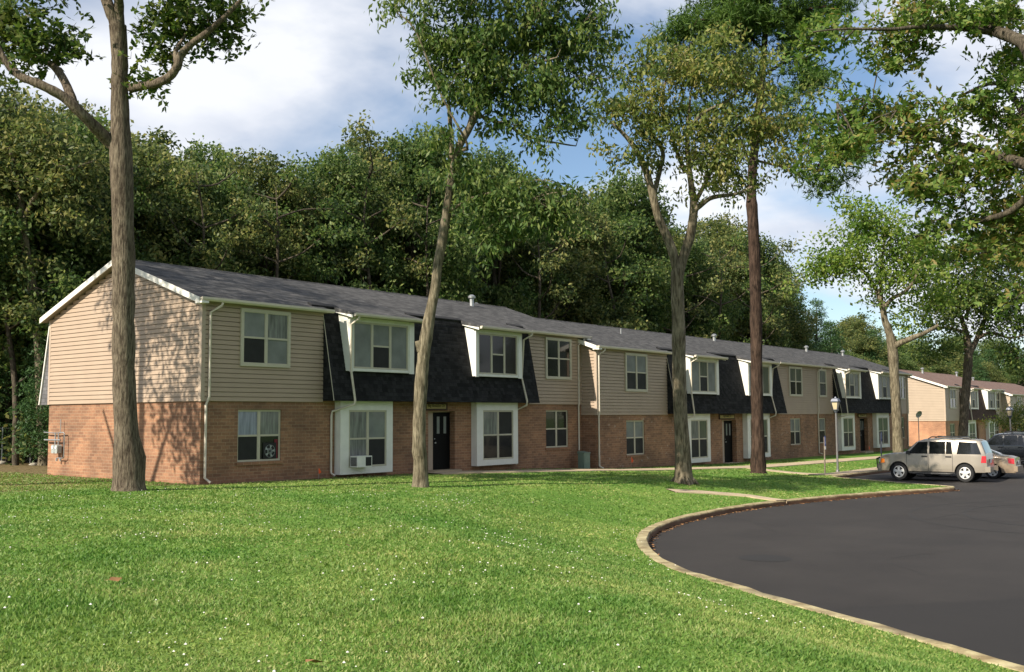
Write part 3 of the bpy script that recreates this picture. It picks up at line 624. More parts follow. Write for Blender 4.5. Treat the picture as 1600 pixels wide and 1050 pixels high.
mb=MB();mb.lathe([(.16,5.95),(.04,6.05),(.04,6.55),(0,6.56)],(27.0,2.2,0),8);mb.build('vent_pipe',M['metal'],B1)
seg3=dict(Y=0,dz=0,x0=0,x1=20.3,up=[(1.25,3.2,OS),(17.3,19.2,DS)],low=[(1.35,3.0,OS),(17.3,19.0,OS)],
 mans=[dict(a=4.5,b=16.4,rec=(9.3,10.9),bays=[(6.2,8.9,OS),(13.6,16.0,OS)],dorm=[(5.9,8.9,['olive','olive','screen','olive']),(12.4,15.6,['olive','olive','screen','olive'])],topstrip=[(4.3,5.0),(9,12.0)])])
seg4=dict(Y=-.82,dz=-.48,x0=20.3,x1=44,deep=True,up=[(23,24.9,OS)],low=[(23,24.7,OS)],mans=[dict(a=27,b=38,rec=(32.3,34.0),bays=[(28,30.4,OS),(34.5,37,OS)],dorm=[(27.8,30.8,['olive','olive','screen','olive']),(34.,37.,['olive','olive','screen','olive'])],topstrip=[])])
B2=empty('apartment_building',(76.6,-.13,-1.15),'apartment block with brown roof beyond the parked cars','building')
facade(B2,seg3,M['brick2'],M['siding2'],M['mans2'],M['roof2']);facade(B2,seg4,M['brick2'],M['siding2'],M['mans2'],M['roof2'])
for x,y,dz in((7,3.9,0),(19.5,4.1,0),(24,3.6,-.48)): vent(B2,x,y,7.0+dz)
# ------------------------------------------------------------------ fixtures
def name_sign(x0,x1,z0,z1,Y,txt,label):
    s=empty('name_sign',((x0+x1)/2,Y,(z0+z1)/2),label,'sign','name signs over the entrances');w=(x1-x0)/2;h=(z1-z0)/2
    mb=MB();mb.box(-w,w,-.03,.0,-h,h);mb.build('backboard',M['wood'],s)
    mb=MB();mb.box(-w+.08,w-.1,-.042,-.031,-h+.06,h-.06);mb.build('plate',M['brass'],s)
    text_mesh('lettering',txt,.155,M['ink'],s,(-.01,-.046,.03),(rad(90),0,0),.003);return s
name_sign(9.72,10.98,2.235,2.52,-.02,'Big Boulder Dr','brass name sign over the door of the nearest entrance')
name_sign(31.9,33.75,1.76,2.05,-.84,'Big Boulder Dr','brass name sign over the middle entrance of the long building')
name_sign(52.9,54.6,1.76,2.05,-.84,'Big Boulder Dr','brass name sign over the farthest entrance of the long building')
# window air conditioner
ac=empty('air_conditioner',(6.15,-.3,.27),'white window air conditioner in the first white bay','air conditioner')
mb=MB();mb.box(-.38,.30,-.34,.02,.02,.40);mb.build('case',M['white'],ac)
mb=MB();mb.box(-.0,.26,-.352,-.341,.06,.36);
for k in range(9): mb.box(-.389,-.381,-.30+k*.033,-.285+k*.033,.06,.36)
mb.build('grille',M['screen'],ac)
# box fan and red cloth in the lower window
fan=empty('box_fan',(2.62,.11,.68),'round box fan standing in the lower left window','fan')
mb=MB();mb.box(-.26,.26,-.06,-.05,0,.5);mb.box(-.26,.26,-.062,-.06,.5,.52);mb.build('case',M['screen'],fan)
for r in(.05,.09,.2):
    mb=MB();mb.tube([(r*math.cos(t),-.066,.25+r*math.sin(t)) for t in np.linspace(0,2*math.pi,25)],.010 if r<.1 else .005,4);mb.build('ring',M['gmeter'],fan)
mb=MB()
for k in range(5):
    a=k*2*math.pi/5;mb.quad((.06*math.cos(a),-.064,.25+.06*math.sin(a)),(.19*math.cos(a-.15),-.064,.25+.19*math.sin(a-.15)),(.19*math.cos(a+.35),-.066,.25+.19*math.sin(a+.35)))
mb.build('blade',M['gmeter'],fan)
mb=MB();mb.box(2.80,2.93,.055,.062,.69,1.30);tag(mb.build('red_cloth',M['red']),'dark red cloth hanging beside the fan in the window','cloth')
# gas meters
gm=empty('gas_meter',(-.16,8.2,.95),'pair of grey gas meters with pipes on the gable wall','gas meter');gm.scale=(.74,.74,.74)
for k,yy in enumerate((.18,-.12)):
    mb=MB();mb.prism([(-.13,-.14),(-.10,-.2),(.10,-.2),(.13,-.14),(.13,.14),(.09,.2),(-.09,.2),(-.13,.14)],lambda p,q,t:(t,yy+p,q),-.12,.1)
    mt=mb.build('meter',M['gmeter'],gm);mb=MB();mb.lathe([(.0,-.145),(.075,-.14),(.075,-.12)],(0,yy,.07),12,'x');mb.build('dial',M['signwhite'],mt)
mb=MB();mb.tube([(.0,1.2,.42),(.0,-.32,.42)],.04,7);mb.tube([(.02,1.3,.78),(.02,.15,.74),(.02,-.1,.76),(.02,-.55,.78),(.02,-.62,.72),(.02,-.62,-.35),(.02,-.5,-.42),(.02,.0,-.42)],.026,7)
for yy in(.18,-.12): mb.tube([(0,yy,.78),(0,yy,.2)],.03,7)
mb.tube([(.05,-.2,.78),(.05,-.2,1.4)],.02,6);mb.tube([(.0,.0,-.42),(.0,.0,-.55)],.05,7);mb.tube([(.0,-.35,-.42),(.0,-.35,-.55)],.05,7)
mb.build('pipe',M['metal'],gm,smooth=True)
# green utility box
ub=empty('utility_box',(19.35,-.62,-.36),'green metal utility box against the wall where the building steps','utility box')
mb=MB();mb.box(-.24,.24,-.16,.16,-.1,.70);mb.build('case',M['greenbox'],ub);mb=MB();mb.prism([(-.19,.70),(-.19,.73),(.19,.79),(.19,.70)],lambda p,q,t:(t,p,q),-.26,.26);mb.build('lid',M['greenbox'],ub)
mb=MB();mb.box(-.18,.18,-.172,-.161,-.02,.6);mb.build('door',M['greenbox'],ub)
# marker flags
for i,(x,y,lab) in enumerate(((4.35,-.3,'small orange marker flag below the lower left window'),(22.2,-1.3,'small orange marker flag left of the window in the middle wall'),(26.3,-1.35,'small orange marker flag right of the window in the middle wall'),(53.6,-1.3,'small orange marker flag by the farthest black door'))):
    z=gz1(x,y);f=empty('marker_flag',(x,y,z),lab,'flag','orange utility marker flags')
    s=1 if i<1 else 1.5
    mb=MB();mb.tube([(0,0,-.05),(0,.01,.34*s)],.004,4);mb.build('stake',M['metal'],f)
    mb=MB();mb.quad((0,0,.34*s),(.03*s,.01,.36*s),(.10*s,-.03,.22*s),(.02*s,-.01,.16*s),(0,0,.2*s));mb.build('pennant',M['orange'],f)
# chain link fence
fx=P(48,700,45);fl=P(-90,700,43)
d=(fl-fx);Lf=float(np.hypot(d[0],d[1]));fz=gz1(fx[0],fx[1])
fe=empty('chain_link_fence',(fx[0],fx[1],fz),'dark chain link fence beside the rear corner of the building','fence',rz=math.atan2(d[1],d[0]))
for k in range(4):
    mb=MB();mb.tube([(k*Lf/3,0,-.2),(k*Lf/3,0,1.62)],.04,8);mb.build('post',M['metal'],fe)
mb=MB();mb.tube([(0,0,1.56),(Lf,0,1.56)],.028,7);mb.build('rail',M['metal'],fe)
mb=MB();st=.11;k=-int(1.5/st)
while k*st<Lf:
    for sg in(1,-1):
        a=k*st if sg>0 else k*st+1.5;b=a+1.5*sg;p0,p1=[a,.02],[b,1.52]
        x0_,x1_=p0[0],p1[0]
        lo=max(0,min(x0_,x1_));hi=min(Lf,max(x0_,x1_))
        if hi-lo>.05:
            f_=lambda x:(.02+(x-x0_)/(x1_-x0_)*1.5)
            mb.tube([(lo,0,f_(lo)),(hi,0,f_(hi))],.004,3,cap=False)
    k+=1
mb.build('wire_mesh',M['chain'],fe)
# rocks by the fence
M['stone']=simple('pale_stone',(.35,.32,.26),.9,var=.25,scale=9,bump=.4)
for i,(u,v,s,lab) in enumerate(((54,714,.16,'pale stone on the leaf litter by the fence post'),(3,711,.2,'pale stone under the chain link fence at the edge'))):
    p=P(u,v,43+i);mb=MB();mb.lathe([(0,-s*.5),(s*.8,-s*.35),(s,0),(s*.7,s*.45),(0,s*.6)],(0,0,0),9)
    mb.v=[(a*(1+RNG.normal()*.08)*1.4,b*(1+RNG.normal()*.08),c*(1+RNG.normal()*.1)) for a,b,c in mb.v]
    o=mb.build('stone',M['stone'],smooth=True,ang=60);o.location=(p[0],p[1],gz1(p[0],p[1])+.03);tag(o,lab,'stone','stones by the fence')
# street lamps
M['lampglass']=simple('amber_lamp_glass',(.55,.46,.30),.3,var=.1,coat=.5)
M['lampcap']=simple('dark_lamp_metal',(.10,.11,.14),.35,var=.1,metal=.3)
M['postgrey']=simple('grey_lamp_post',(.15,.147,.145),.45,var=.12)
def lamp(x,y,label,H=2.95,tilt=0):
    z=gz1(x,y);l=empty('street_lamp',(x,y,z),label,'street lamp','lantern topped lamp posts');l.rotation_euler=(0,tilt,0)
    mb=MB();mb.lathe([(.10,-.1),(.09,.1),(.052,.14),(.045,H),(0,H+.01)],(0,0,0),12);mb.build('post',M['postgrey'],l,smooth=True)
    mb=MB();mb.lathe([(.07,H-.02),(.10,H+.06),(.15,H+.1),(.15,H+.14)],(0,0,0),8);mb.build('collar',M['lampcap'],l)
    mb=MB();mb.lathe([(.12,H+.14),(.21,H+.50)],(0,0,0),4);mb.build('lantern_glass',M['lampglass'],l)
    mb=MB()
    for k in range(4):
        a=math.pi/4+k*math.pi/2;mb.tube([(.125*math.cos(a),.125*math.sin(a),H+.14),(.215*math.cos(a),.215*math.sin(a),H+.5)],.012,4)
    mb.lathe([(.25,H+.49),(.26,H+.54),(.20,H+.66),(.06,H+.70),(.03,H+.76),(0,H+.77)],(0,0,0),4);mb.build('cap',M['lampcap'],l)
q=G(1309,738);lamp(q[0],q[1],'grey lamp post with amber lantern standing on the grass before the building')
q=P(1581,705,66);lamp(q[0],q[1],'slightly leaning pale lamp post behind the parked black cars',2.95,-.03)
# accessible parking signs
def psign(x,y,label,rz,H=1.75,wood=True):
    z=gz1(x,y);s=empty('parking_sign',(x,y,z),label,'parking sign','blue parking sign posts',rz)
    mb=MB();mb.tube([(0,0,-.1),(.02,0,.5),(.1,0,1.0),(.12,0,H)] if wood else [(0,0,-.1),(0,0,H)],.035,6);mb.build('post',M['postwood'] if wood else M['lampcap'],s)
    ox=.12 if wood else 0
    mb=MB();mb.box(ox-.15,ox+.15,-.05,-.037,H-.42,H+.05);pl=mb.build('sign_plate',M['blue'],s)
    mb=MB();mb.tube([(ox+.09*math.cos(t)-.005,-.053,H-.22+.09*math.sin(t)) for t in np.linspace(rad(170),rad(370),14)],.012,4);mb.tube([(ox-.02,-.053,H-.02),(ox-.02,-.053,H-.16),(ox+.05,-.053,H-.17),(ox+.09,-.053,H-.28)],.013,4);mb.build('wheelchair_symbol',M['signwhite'],pl)
    mb=MB();mb.box(ox-.15,ox+.15,-.05,-.037,H-.6,H-.45);mb.build('lower_plate',M['signwhite'],s)
q=G(1289,740);psign(q[0],q[1],'leaning wooden post with blue parking sign beside the lamp post',rad(12))
q=G(1378,737);psign(q[0],q[1],'dark straight post with pale parking sign behind the beige vehicle bonnet',rad(14),1.9,False)
# satellite dish on a pole
q=P(1437,712,84);sd=empty('satellite_dish',(q[0],q[1],gz1(q[0],q[1])),'small grey satellite dish on a pole by the cream gable wall','satellite dish')
mb=MB();mb.tube([(0,0,-.2),(0,0,2.6)],.035,6);mb.build('pole',M['metal'],sd)
mb=MB();mb.lathe([(.0,.10),(.2,.06),(.30,-.0),(.31,.01),(.2,.08),(0,.12)],(0,0,0),18,'x');dsh=mb.build('dish',M['gmeter'],sd,smooth=True);dsh.location=(-.1,-.1,2.75);dsh.rotation_euler=(0,rad(-25),rad(60))
# ------------------------------------------------------------------ vehicles
def paint(name,col,metal=.3,rough=.35,coat=.7):
    return simple(name,col,rough,metal=metal,var=.03,scale=2,coat=coat)
M['champ']=paint('champagne_paint',(.33,.29,.235),.35,.32);M['goldp']=paint('gold_paint',(.34,.26,.18),.35,.35);M['blackp']=paint('black_car_paint',(.006,.007,.009),.0,.2,1)
M['tyre_r']=simple('tyre_rubber',(.012,.012,.012),.8);M['alloy']=simple('alloy_rim',(.62,.62,.60),.45,metal=.3);M['carglass']=simple('car_glass',(.010,.012,.013),.08,var=.2,coat=.5)
M['taill']=simple('red_tail_light',(.5,.008,.015),.2,coat=1);M['headl']=simple('clear_light',(.6,.6,.58),.15,coat=1);M['amber']=simple('amber_light',(.8,.22,.03),.2,coat=1)
M['trimd']=simple('dark_car_trim',(.025,.025,.025),.5);M['trimg']=simple('grey_lower_trim',(.13,.12,.105),.5)
def vehicle(name,label,cat,loc,rz,S,group=None):
    o=empty(name,loc,label,cat,group,rz);o.scale=S.get('sc',(1,1,1));pr=np.array(S['top']);xmin,xmax=pr[0,0],pr[-1,0];Wd=S['W'];belt=S['belt'];zb=S['zb'];wr=S['wr'];ar=wr+.06
    xs=set(np.round(np.linspace(xmin,xmax,64),4))|set(np.round(pr[:,0],4))
    for xw in S['wx']: xs|=set(np.round(np.linspace(xw-ar,xw+ar,15),4))
    xs=sorted(xs);ztop=lambda x:float(np.interp(x,pr[:,0],pr[:,1]))
    def hw(x,z):
        e=max(0,(abs(x-(xmin+xmax)/2)/((xmax-xmin)/2)-.72)/.28);w=Wd*(1-.13*e*e)
        if z<=belt: return w*(1-.035*((z-.62)/.4)**2) if z<.62 else w*(1-.03*(z-.62)/(belt-.62))
        return w*.97-(z-belt)*S['tumble']
    def zbot(x):
        z=zb
        for xw in S['wx']:
            if abs(x-xw)<ar: z=max(z,wr+math.sqrt(max(ar*ar-(x-xw)**2,0)))
        return z
    mb=MB();rows=[]
    for x in xs:
        zt=ztop(x);z0=min(zbot(x),zt-.1);zs=min(belt,zt-.04);sec=[]
        for t in np.linspace(0,1,7): z=z0+(zs-z0)*t;sec.append((hw(x,z),z))
        zu=zt-.07 if zt-.07>zs else zs+.005
        for t in(.33,.66,1): z=zs+(zu-zs)*t;sec.append((hw(x,z),z))
        w=hw(x,zu);sec+=[(w-.035,zu+(zt-zu)*.7),(w-.12,zt),(w*.5,zt+.018),(0,zt+.025)]
        rows.append(sec)
    K=len(rows[0])
    for x,sec in zip(xs,rows):
        for y,z in sec: mb.v.append((x,y,z))
        for y,z in sec[-2::-1]: mb.v.append((x,-y,z))
    N=2*K-1
    for i in range(len(xs)-1):
        for a in range(N-1): mb.f.append((i*N+a,i*N+a+1,(i+1)*N+a+1,(i+1)*N+a))
    mb.f.append(tuple(range(N)));mb.f.append(tuple(reversed([(len(xs)-1)*N+a for a in range(N)])))
    body=mb.build('body',S['paint'],o,smooth=True,ang=32)
    # underbody / wheel wells
    mb=MB();mb.box(xmin+.15,xmax-.15,-Wd+.22,Wd-.22,zb-.02,min(belt-.12,.85));mb.box(S['wx'][1]+ar*.95,S['wx'][0]-ar*.95,-Wd+.05,Wd-.05,zb-.06,zb+.1);mb.build('underbody',M['trimd'],o)
    def side(poly,mat,nm,off=.006,par=o,both=True):
        m=MB()
        for sg in((1,-1) if both else (1,)):
            if len(poly)==4:
                A,B_,C_,D_=[np.array(q) for q in poly];b0=len(m.v);nu,nv=9,5
                for i in range(nu):
                    for j in range(nv):
                        q=(A*(1-i/(nu-1))+B_*i/(nu-1))*(1-j/(nv-1))+(D_*(1-i/(nu-1))+C_*i/(nu-1))*j/(nv-1)
                        m.v.append((q[0],sg*(hw(q[0],q[1])+off),q[1]))
                for i in range(nu-1):
                    for j in range(nv-1): m.f.append((b0+i*nv+j,b0+(i+1)*nv+j,b0+(i+1)*nv+j+1,b0+i*nv+j+1))
                continue
            pts=[(x,sg*(hw(x,z)+off),z) for x,z in poly]
            m.quad(*(pts if sg<0 else pts[::-1]))
        return m.build(nm,mat,par)
    for w in S['win']:
        e=[(x+ (0.0),z) for x,z in w];side(e,M['carglass'],'side_window')
    # doors: proud panels with handles
    for dpoly,hx,hz in S['doors']:
        for sg in(1,-1):
            m=MB();x0,x1,z0,z1=dpoly;nx_=6;zz=np.linspace(z0,z1,5);xx=np.linspace(x0,x1,nx_);b0=len(m.v)
            for x in xx:
                for z in zz:m.v.append((x,sg*(hw(x,max(z,zbot(x)+.02))+.004),max(z,zbot(x)+.02)))
            for i in range(nx_-1):
                for j in range(4):m.f.append((b0+i*5+j,b0+(i+1)*5+j,b0+(i+1)*5+j+1,b0+i*5+j+1))
            dr=m.build('door',S['paint'],o,smooth=True)
            m=MB();y=sg*(hw(hx,hz)+.02);m.box(hx-.12,hx+.12,min(y,y+sg*.012),max(y,y+sg*.012),hz-.022,hz+.022);m.box(hx-.13,hx+.13,min(y-sg*.018,y-sg*.003),max(y-sg*.018,y-sg*.003),hz-.03,hz+.03);m.build('handle',M['trimd'],dr)
    # seams
    m=MB()
    for sx in S['seams']:
        for sg in(1,-1):
            zz=np.linspace(zbot(sx)+.03,belt-.0,6)
            for j in range(5):
                a,b=zz[j],zz[j+1];m.quad((sx-.008,sg*(hw(sx,a)+.0055),a),(sx+.008,sg*(hw(sx,a)+.0055),a),(sx+.008,sg*(hw(sx,b)+.0055),b),(sx-.008,sg*(hw(sx,b)+.0055),b))
    m.build('door_gap',M['trimd'],o)
    # front and rear glass
    for nm,(xa,xb) in(('windscreen',S['ws']),('rear_window',S['rw'])):
        m=MB();n_=6;X_=np.linspace(xa,xb,n_)
        for x in X_:
            zt=ztop(x);w=hw(x,zt-.07)-.11
            for t in(-1,-.5,0,.5,1):
                m.v.append((x+(.006 if nm=='windscreen' else -.008),w*t,zt+.008+(.025*(1-abs(t)**2) )))
        for i in range(n_-1):
            for j in range(4):m.f.append((i*5+j,(i+1)*5+j,(i+1)*5+j+1,i*5+j+1))
        m.build(nm,M['carglass'],o,smooth=True)
    # wheels
    for xw in S['wx']:
        for sg in(1,-1):
            yo=Wd-.02;wl=MB();wl.lathe([(wr*.62,-.11),(wr*.93,-.115),(wr,-.08),(wr,.08),(wr*.93,.115),(wr*.62,.11)],(0,0,0),32,'y',cap=False)
            wo=wl.build('wheel',M['tyre_r'],o,smooth=True);wo.location=(xw,sg*(yo-.115),wr)
            m=MB();y0=.10*sg
            for k in range(5):
                a=k*2*math.pi/5+.3;ca,sa=math.cos(a),math.sin(a);px,pz=-sa,ca;r0,r1=.05,wr*.60
                m.quad(*[(ca*r0+px*.05,y0*1.12,sa*r0+pz*.05),(ca*r1+px*.06,y0*1.0,sa*r1+pz*.06),(ca*r1-px*.06,y0*1.0,sa*r1-pz*.06),(ca*r0-px*.05,y0*1.12,sa*r0-pz*.05)])
            m.tube([(wr*.60*math.cos(t),y0,wr*.60*math.sin(t)) for t in np.linspace(0,2*math.pi,33)],.022,6);m.lathe([(0,y0*1.2),(.06,y0*1.18),(.07,y0)],(0,0,0),12,'y');m.build('rim',M['alloy'],wo)
            m=MB();m.lathe([(0,y0*.4),(wr*.6,y0*.45)],(0,0,0),20,'y');m.build('brake_disc',M['trimd'],wo)
    for poly,mt,nm in S['lights']: side(poly,mt,nm,.012)
    for bx in S['boxes']:
        m=MB();m.box(*bx[1]);m.build(bx[0],bx[2],o)
    for sg in(1,-1):
        m=MB();xm,zm=S['mirror'];w=hw(xm,zm);m.prism([(-.06,-.08),(.07,-.06),(.08,.05),(.0,.09),(-.07,.07)],lambda p,q,t:(xm+p,sg*(w+t),zm+q),.02,.2);m.build('mirror',M['trimd'],o)
    for nm,tubes,r,mt in S.get('tubes',[]):
        m=MB()
        for t in tubes:m.tube(t,r,6)
        m.build(nm,mt,o,smooth=True)
    return o
def suv_spec(pnt,guard=True,rub='suv'):
    rr=[[(-1.7,s*.62,1.78),(-1.6,s*.62,1.85),(.0,s*.62,1.875),(.15,s*.62,1.79)] for s in(1,-1)]
    bars=[('roof_rack',rr+[[(-.3,-.62,1.86),(-.3,.62,1.86)],[(-1.3,-.62,1.855),(-1.3,.62,1.855)]],.024,M['trimd'])]
    if guard: bars.append(('brush_guard',[[(2.34,s*.62,.45),(2.50,s*.62,.5),(2.52,s*.62,.92),(2.36,s*.62,.98)] for s in(1,-1)]+[[(2.50,-.62,.55),(2.50,.62,.55)],[(2.52,-.62,.9),(2.52,.62,.9)],[(2.5,-.3,.5),(2.52,-.3,.92)],[(2.5,.3,.5),(2.52,.3,.92)]],.035,M['trimd']))
    bars.append(('side_step',[[(-.92,s*.9,.36),(-.8,s*.97,.34),(.8,s*.97,.34),(.95,s*.9,.36)] for s in(1,-1)],.045,M['trimd']))
    return dict(sc=(.965,1,1.05),top=[(-2.36,.66),(-2.34,.92),(-2.31,1.16),(-2.10,1.70),(-1.95,1.755),(-1.2,1.79),(-.3,1.80),(.35,1.76),(.62,1.68),(1.12,1.24),(1.3,1.19),(1.9,1.14),(2.22,1.08),(2.34,.93),(2.36,.6)],W=.93,belt=1.16,zb=.42,wr=.385,wx=(1.45,-1.44),tumble=.26,paint=pnt,
     win=[[(1.04,1.165),(.15,1.165),(.15,1.67),(.56,1.655)],[(.07,1.165),(-.62,1.165),(-.62,1.68),(.07,1.675)],[(-.655,1.165),(-.93,1.165),(-.88,1.67),(-.655,1.68)],[(-1.12,1.165),(-2.14,1.165),(-1.96,1.64),(-1.20,1.68)]],
     doors=[((.14,1.06,.52,1.14),.28,1.05),((-.90,.10,.52,1.14),-.76,1.05)],seams=(1.08,.12,-.93),ws=(.66,1.14),rw=(-2.30,-2.12),
     lights=[([(-2.33,.82),(-2.33,1.1),(-2.16,1.1),(-2.12,.82)],M['taill'],'tail_light'),([(2.30,.74),(2.26,.93),(2.10,.93),(2.08,.76)],M['amber'],'indicator_light')],
     boxes=[('rear_bumper',(-2.50,-2.28,-.86,.86,.44,.66),pnt),('front_bumper',(2.26,2.43,-.86,.86,.40,.70),M['trimg']),('number_plate',(-2.375,-2.362,-.16,.16,.80,.95),M['signwhite']),('headlight',(2.30,2.355,-.84,-.55,.78,.92),M['headl']),('headlight',(2.30,2.355,.55,.84,.78,.92),M['headl']),('grille',(2.33,2.37,-.5,.5,.74,.94),M['trimd']),('tow_hitch',(-2.58,-2.50,-.05,.05,.42,.5),M['trimd'])],
     mirror=(.98,1.2),tubes=bars)
vehicle('parked_car','champagne beige sport utility vehicle parked nose to the kerb with roof rack and brush guard','car',(29.9,-12.6,-1.0),rad(93),suv_spec(M['champ']),'cars parked in the lot')
sedan=dict(top=[(-2.34,.62),(-2.30,.95),(-2.05,1.02),(-1.65,1.06),(-.95,1.38),(-.6,1.44),(.1,1.45),(.45,1.38),(1.1,1.0),(1.5,.94),(2.05,.82),(2.3,.66),(2.34,.5)],W=.90,belt=.97,zb=.28,wr=.325,wx=(1.42,-1.38),tumble=.42,paint=M['goldp'],
 win=[[(1.0,1.0),(.05,1.0),(.05,1.36),(.42,1.33)],[(-.03,1.0),(-.95,1.0),(-.80,1.30),(-.5,1.36),(-.03,1.36)]],doors=[((.04,1.0,.36,.95),.2,.86),((-.95,.0,.36,.95),-.8,.86)],seams=(1.03,.01,-.98),ws=(.5,1.08),rw=(-1.6,-.98),
 lights=[([(-2.29,.68),(-2.29,.93),(-2.02,.95),(-2.05,.72)],M['taill'],'tail_light'),([(2.26,.55),(2.22,.68),(1.95,.74),(1.95,.6)],M['headl'],'headlight')],
 boxes=[('rear_bumper',(-2.42,-2.26,-.82,.82,.34,.58),M['goldp']),('number_plate',(-2.36,-2.345,-.16,.16,.68,.82),M['signwhite']),('front_bumper',(2.28,2.40,-.80,.80,.26,.5),M['goldp'])],mirror=(.92,1.02),tubes=[])
vehicle('parked_car','gold beige saloon half hidden behind the champagne sport utility vehicle','car',(33.3,-12.9,-1.0),rad(94),sedan,'cars parked in the lot')
vehicle('parked_car','shiny black sport utility vehicle parked beyond the gold saloon','car',(44.6,-12.3,-1.0),rad(97),suv_spec(M['blackp'],False),'cars parked in the lot')
vehicle('parked_car','dark car at the right edge of the photo behind the black sport utility vehicle','car',(48.5,-13.4,-1.0),rad(97),suv_spec(M['blackp'],False),'cars parked in the lot')
# ------------------------------------------------------------------ trees
M['lf_oak']=leaf_mat('oak_leaves',[(.026,.056,.014),(.055,.10,.022),(.11,.16,.036),(.18,.21,.055)])
M['lf_t2']=leaf_mat('hickory_leaves',[(.028,.060,.016),(.060,.110,.027),(.115,.175,.045),(.21,.25,.075)],.4)
M['lf_t3']=leaf_mat('yellowing_leaves',[(.050,.080,.020),(.105,.150,.036),(.19,.23,.058),(.30,.27,.085)],.4)
M['lf_bright']=leaf_mat('bright_leaves',[(.055,.11,.018),(.11,.19,.030),(.19,.27,.05),(.26,.31,.07)],.4)
M['lf_over']=leaf_mat('lobed_oak_leaves',[(.040,.085,.016),(.075,.14,.025),(.11,.19,.038),(.15,.225,.05),(.17,.235,.055),(.19,.24,.06),(.27,.21,.07)],.4)
M['lf_for']=leaf_mat('forest_leaves',[(.026,.056,.018),(.062,.110,.032),(.125,.180,.052),(.22,.26,.09)],.42)
M['lf_for2']=leaf_mat('forest_leaves_olive',[(.032,.055,.020),(.075,.108,.034),(.145,.175,.055),(.27,.26,.09)],.42)
M['lf_pine']=leaf_mat('pine_needles',[(.034,.078,.014),(.072,.135,.026),(.13,.20,.042)],.3)
M['lf_con']=leaf_mat('conifer_needles',[(.026,.062,.022),(.050,.105,.034),(.085,.15,.05)],.25)
def smooth(pts,k=4):
    p=[np.array(q,float) for q in pts];out=[]
    for i in range(len(p)-1):
        a=p[max(i-1,0)];b=p[i];c=p[i+1];d=p[min(i+2,len(p)-1)]
        for j in range(k):
            t=j/k;out.append(.5*((2*b)+(c-a)*t+(2*a-5*b+4*c-d)*t*t+(3*b-a-3*c+d)*t**3))
    out.append(p[-1]);return out
def rdir(n,rng,zb=0):
    d=rng.normal(size=(n,3));d[:,2]+=zb;return d/np.linalg.norm(d,axis=1)[:,None]
def leaf_quads(cent,n,sig,L,W,rng,droop=-.5,flat=.8,rosette=False):
    N=len(cent)*n
    c=np.repeat(cent,n,axis=0)+rng.normal(size=(N,3))*np.array([sig,sig,sig*flat])
    if rosette:
        k=5;c=c[rng.permutation(N)[:N//k]];N2=len(c);ax=rdir(N2,rng,.9);c=np.repeat(c,k,axis=0);ax=np.repeat(ax,k,axis=0)
        d=rdir(len(c),rng,0);d=d-ax*(d*ax).sum(1)[:,None]*.85;d/=np.linalg.norm(d,axis=1)[:,None];s=np.cross(d,ax)
    else:
        d=rdir(N,rng,droop);s=np.cross(d,rdir(N,rng,.6))
    s/=np.linalg.norm(s,axis=1)[:,None]+1e-9
    ln=L*(.65+.7*rng.random(len(c)))[:,None];w=W*(.7+.6*rng.random(len(c)))[:,None]
    q=np.stack([c,c+d*ln*.45+s*w*.5,c+d*ln,c+d*ln*.5-s*w*.5],1)
    return q.reshape(-1,3)
def needles(cent,n,sig,L,W,rng,per=9):
    N=len(cent)*n;c=np.repeat(cent,n,axis=0)+rng.normal(size=(N,3))*np.array([sig,sig,sig*.45])
    ax=rdir(N,rng,.8);c=np.repeat(c,per,axis=0);d=np.repeat(ax,per,axis=0)*.6+rng.normal(size=(N*per,3))*.6;d/=np.linalg.norm(d,axis=1)[:,None]
    s=np.cross(d,rdir(len(c),rng));s/=np.linalg.norm(s,axis=1)[:,None]+1e-9;ln=L*(.7+.6*rng.random(len(c)))[:,None]
    return np.stack([c-s*W*.5,c+s*W*.5,c+d*ln],1).reshape(-1,3)
def ell(c,r,n,rng,p=2.0):
    d=rdir(n,rng);u=rng.random(n)**(1/p);return np.array(c)+d*u[:,None]*np.array(r)
def tree_meshes(limbs,clumps,bark,twr=.012,rng=RNG,tw_every=1,maxtw=2.2):
    """limbs: list of list of (x,y,z,r) already smoothed ; clumps Nx3"""
    mb=MB()
    for i,l in enumerate(limbs):
        r=[float(q[3])*(1+rng.normal()*.035) for q in l];mb.tube([q[:3] for q in l],r,14 if max(r)>.15 else 7)
    sk=np.array([q for l in limbs for q in l if q[3]<.22 or len(limbs)==1]);S=sk[:,:3]
    order=np.argsort([np.min(((S-c)**2).sum(1)) for c in clumps]) if len(clumps) else []
    nodes=S.copy();rr=sk[:,3].copy();nodes=list(nodes);
    NA=np.array(nodes)
    for j,i in enumerate(order):
        c=clumps[i];d=((NA-c)**2).sum(1)+np.clip(NA[:,2]-c[2],0,9)*.6;k=int(np.argmin(d));a=NA[k]
        Ld=float(np.linalg.norm(c-a))
        if Ld<.1: continue
        mid=a+(c-a)*.5+rng.normal(size=3)*Ld*.12+np.array([0,0,-.05*Ld])
        if j%tw_every==0:
            r0=min(twr*2.2,.006+Ld*.013)
            mb.tube([a,mid,c],[r0,r0*.7,.004],4,cap=False)
        NA=np.vstack([NA,mid[None],c[None]]) if len(NA)<1400 else NA
    return mb
def px_limb(pts,d0,k=4,f=.92):
    out=[]
    for q in pts:
        u,v,w=q[:3];d=d0+(q[3] if len(q)>3 else 0);p=P(u,v,d);out.append((p[0],p[1],p[2],f*w*.5*d/FPX))
    return smooth(out,k)
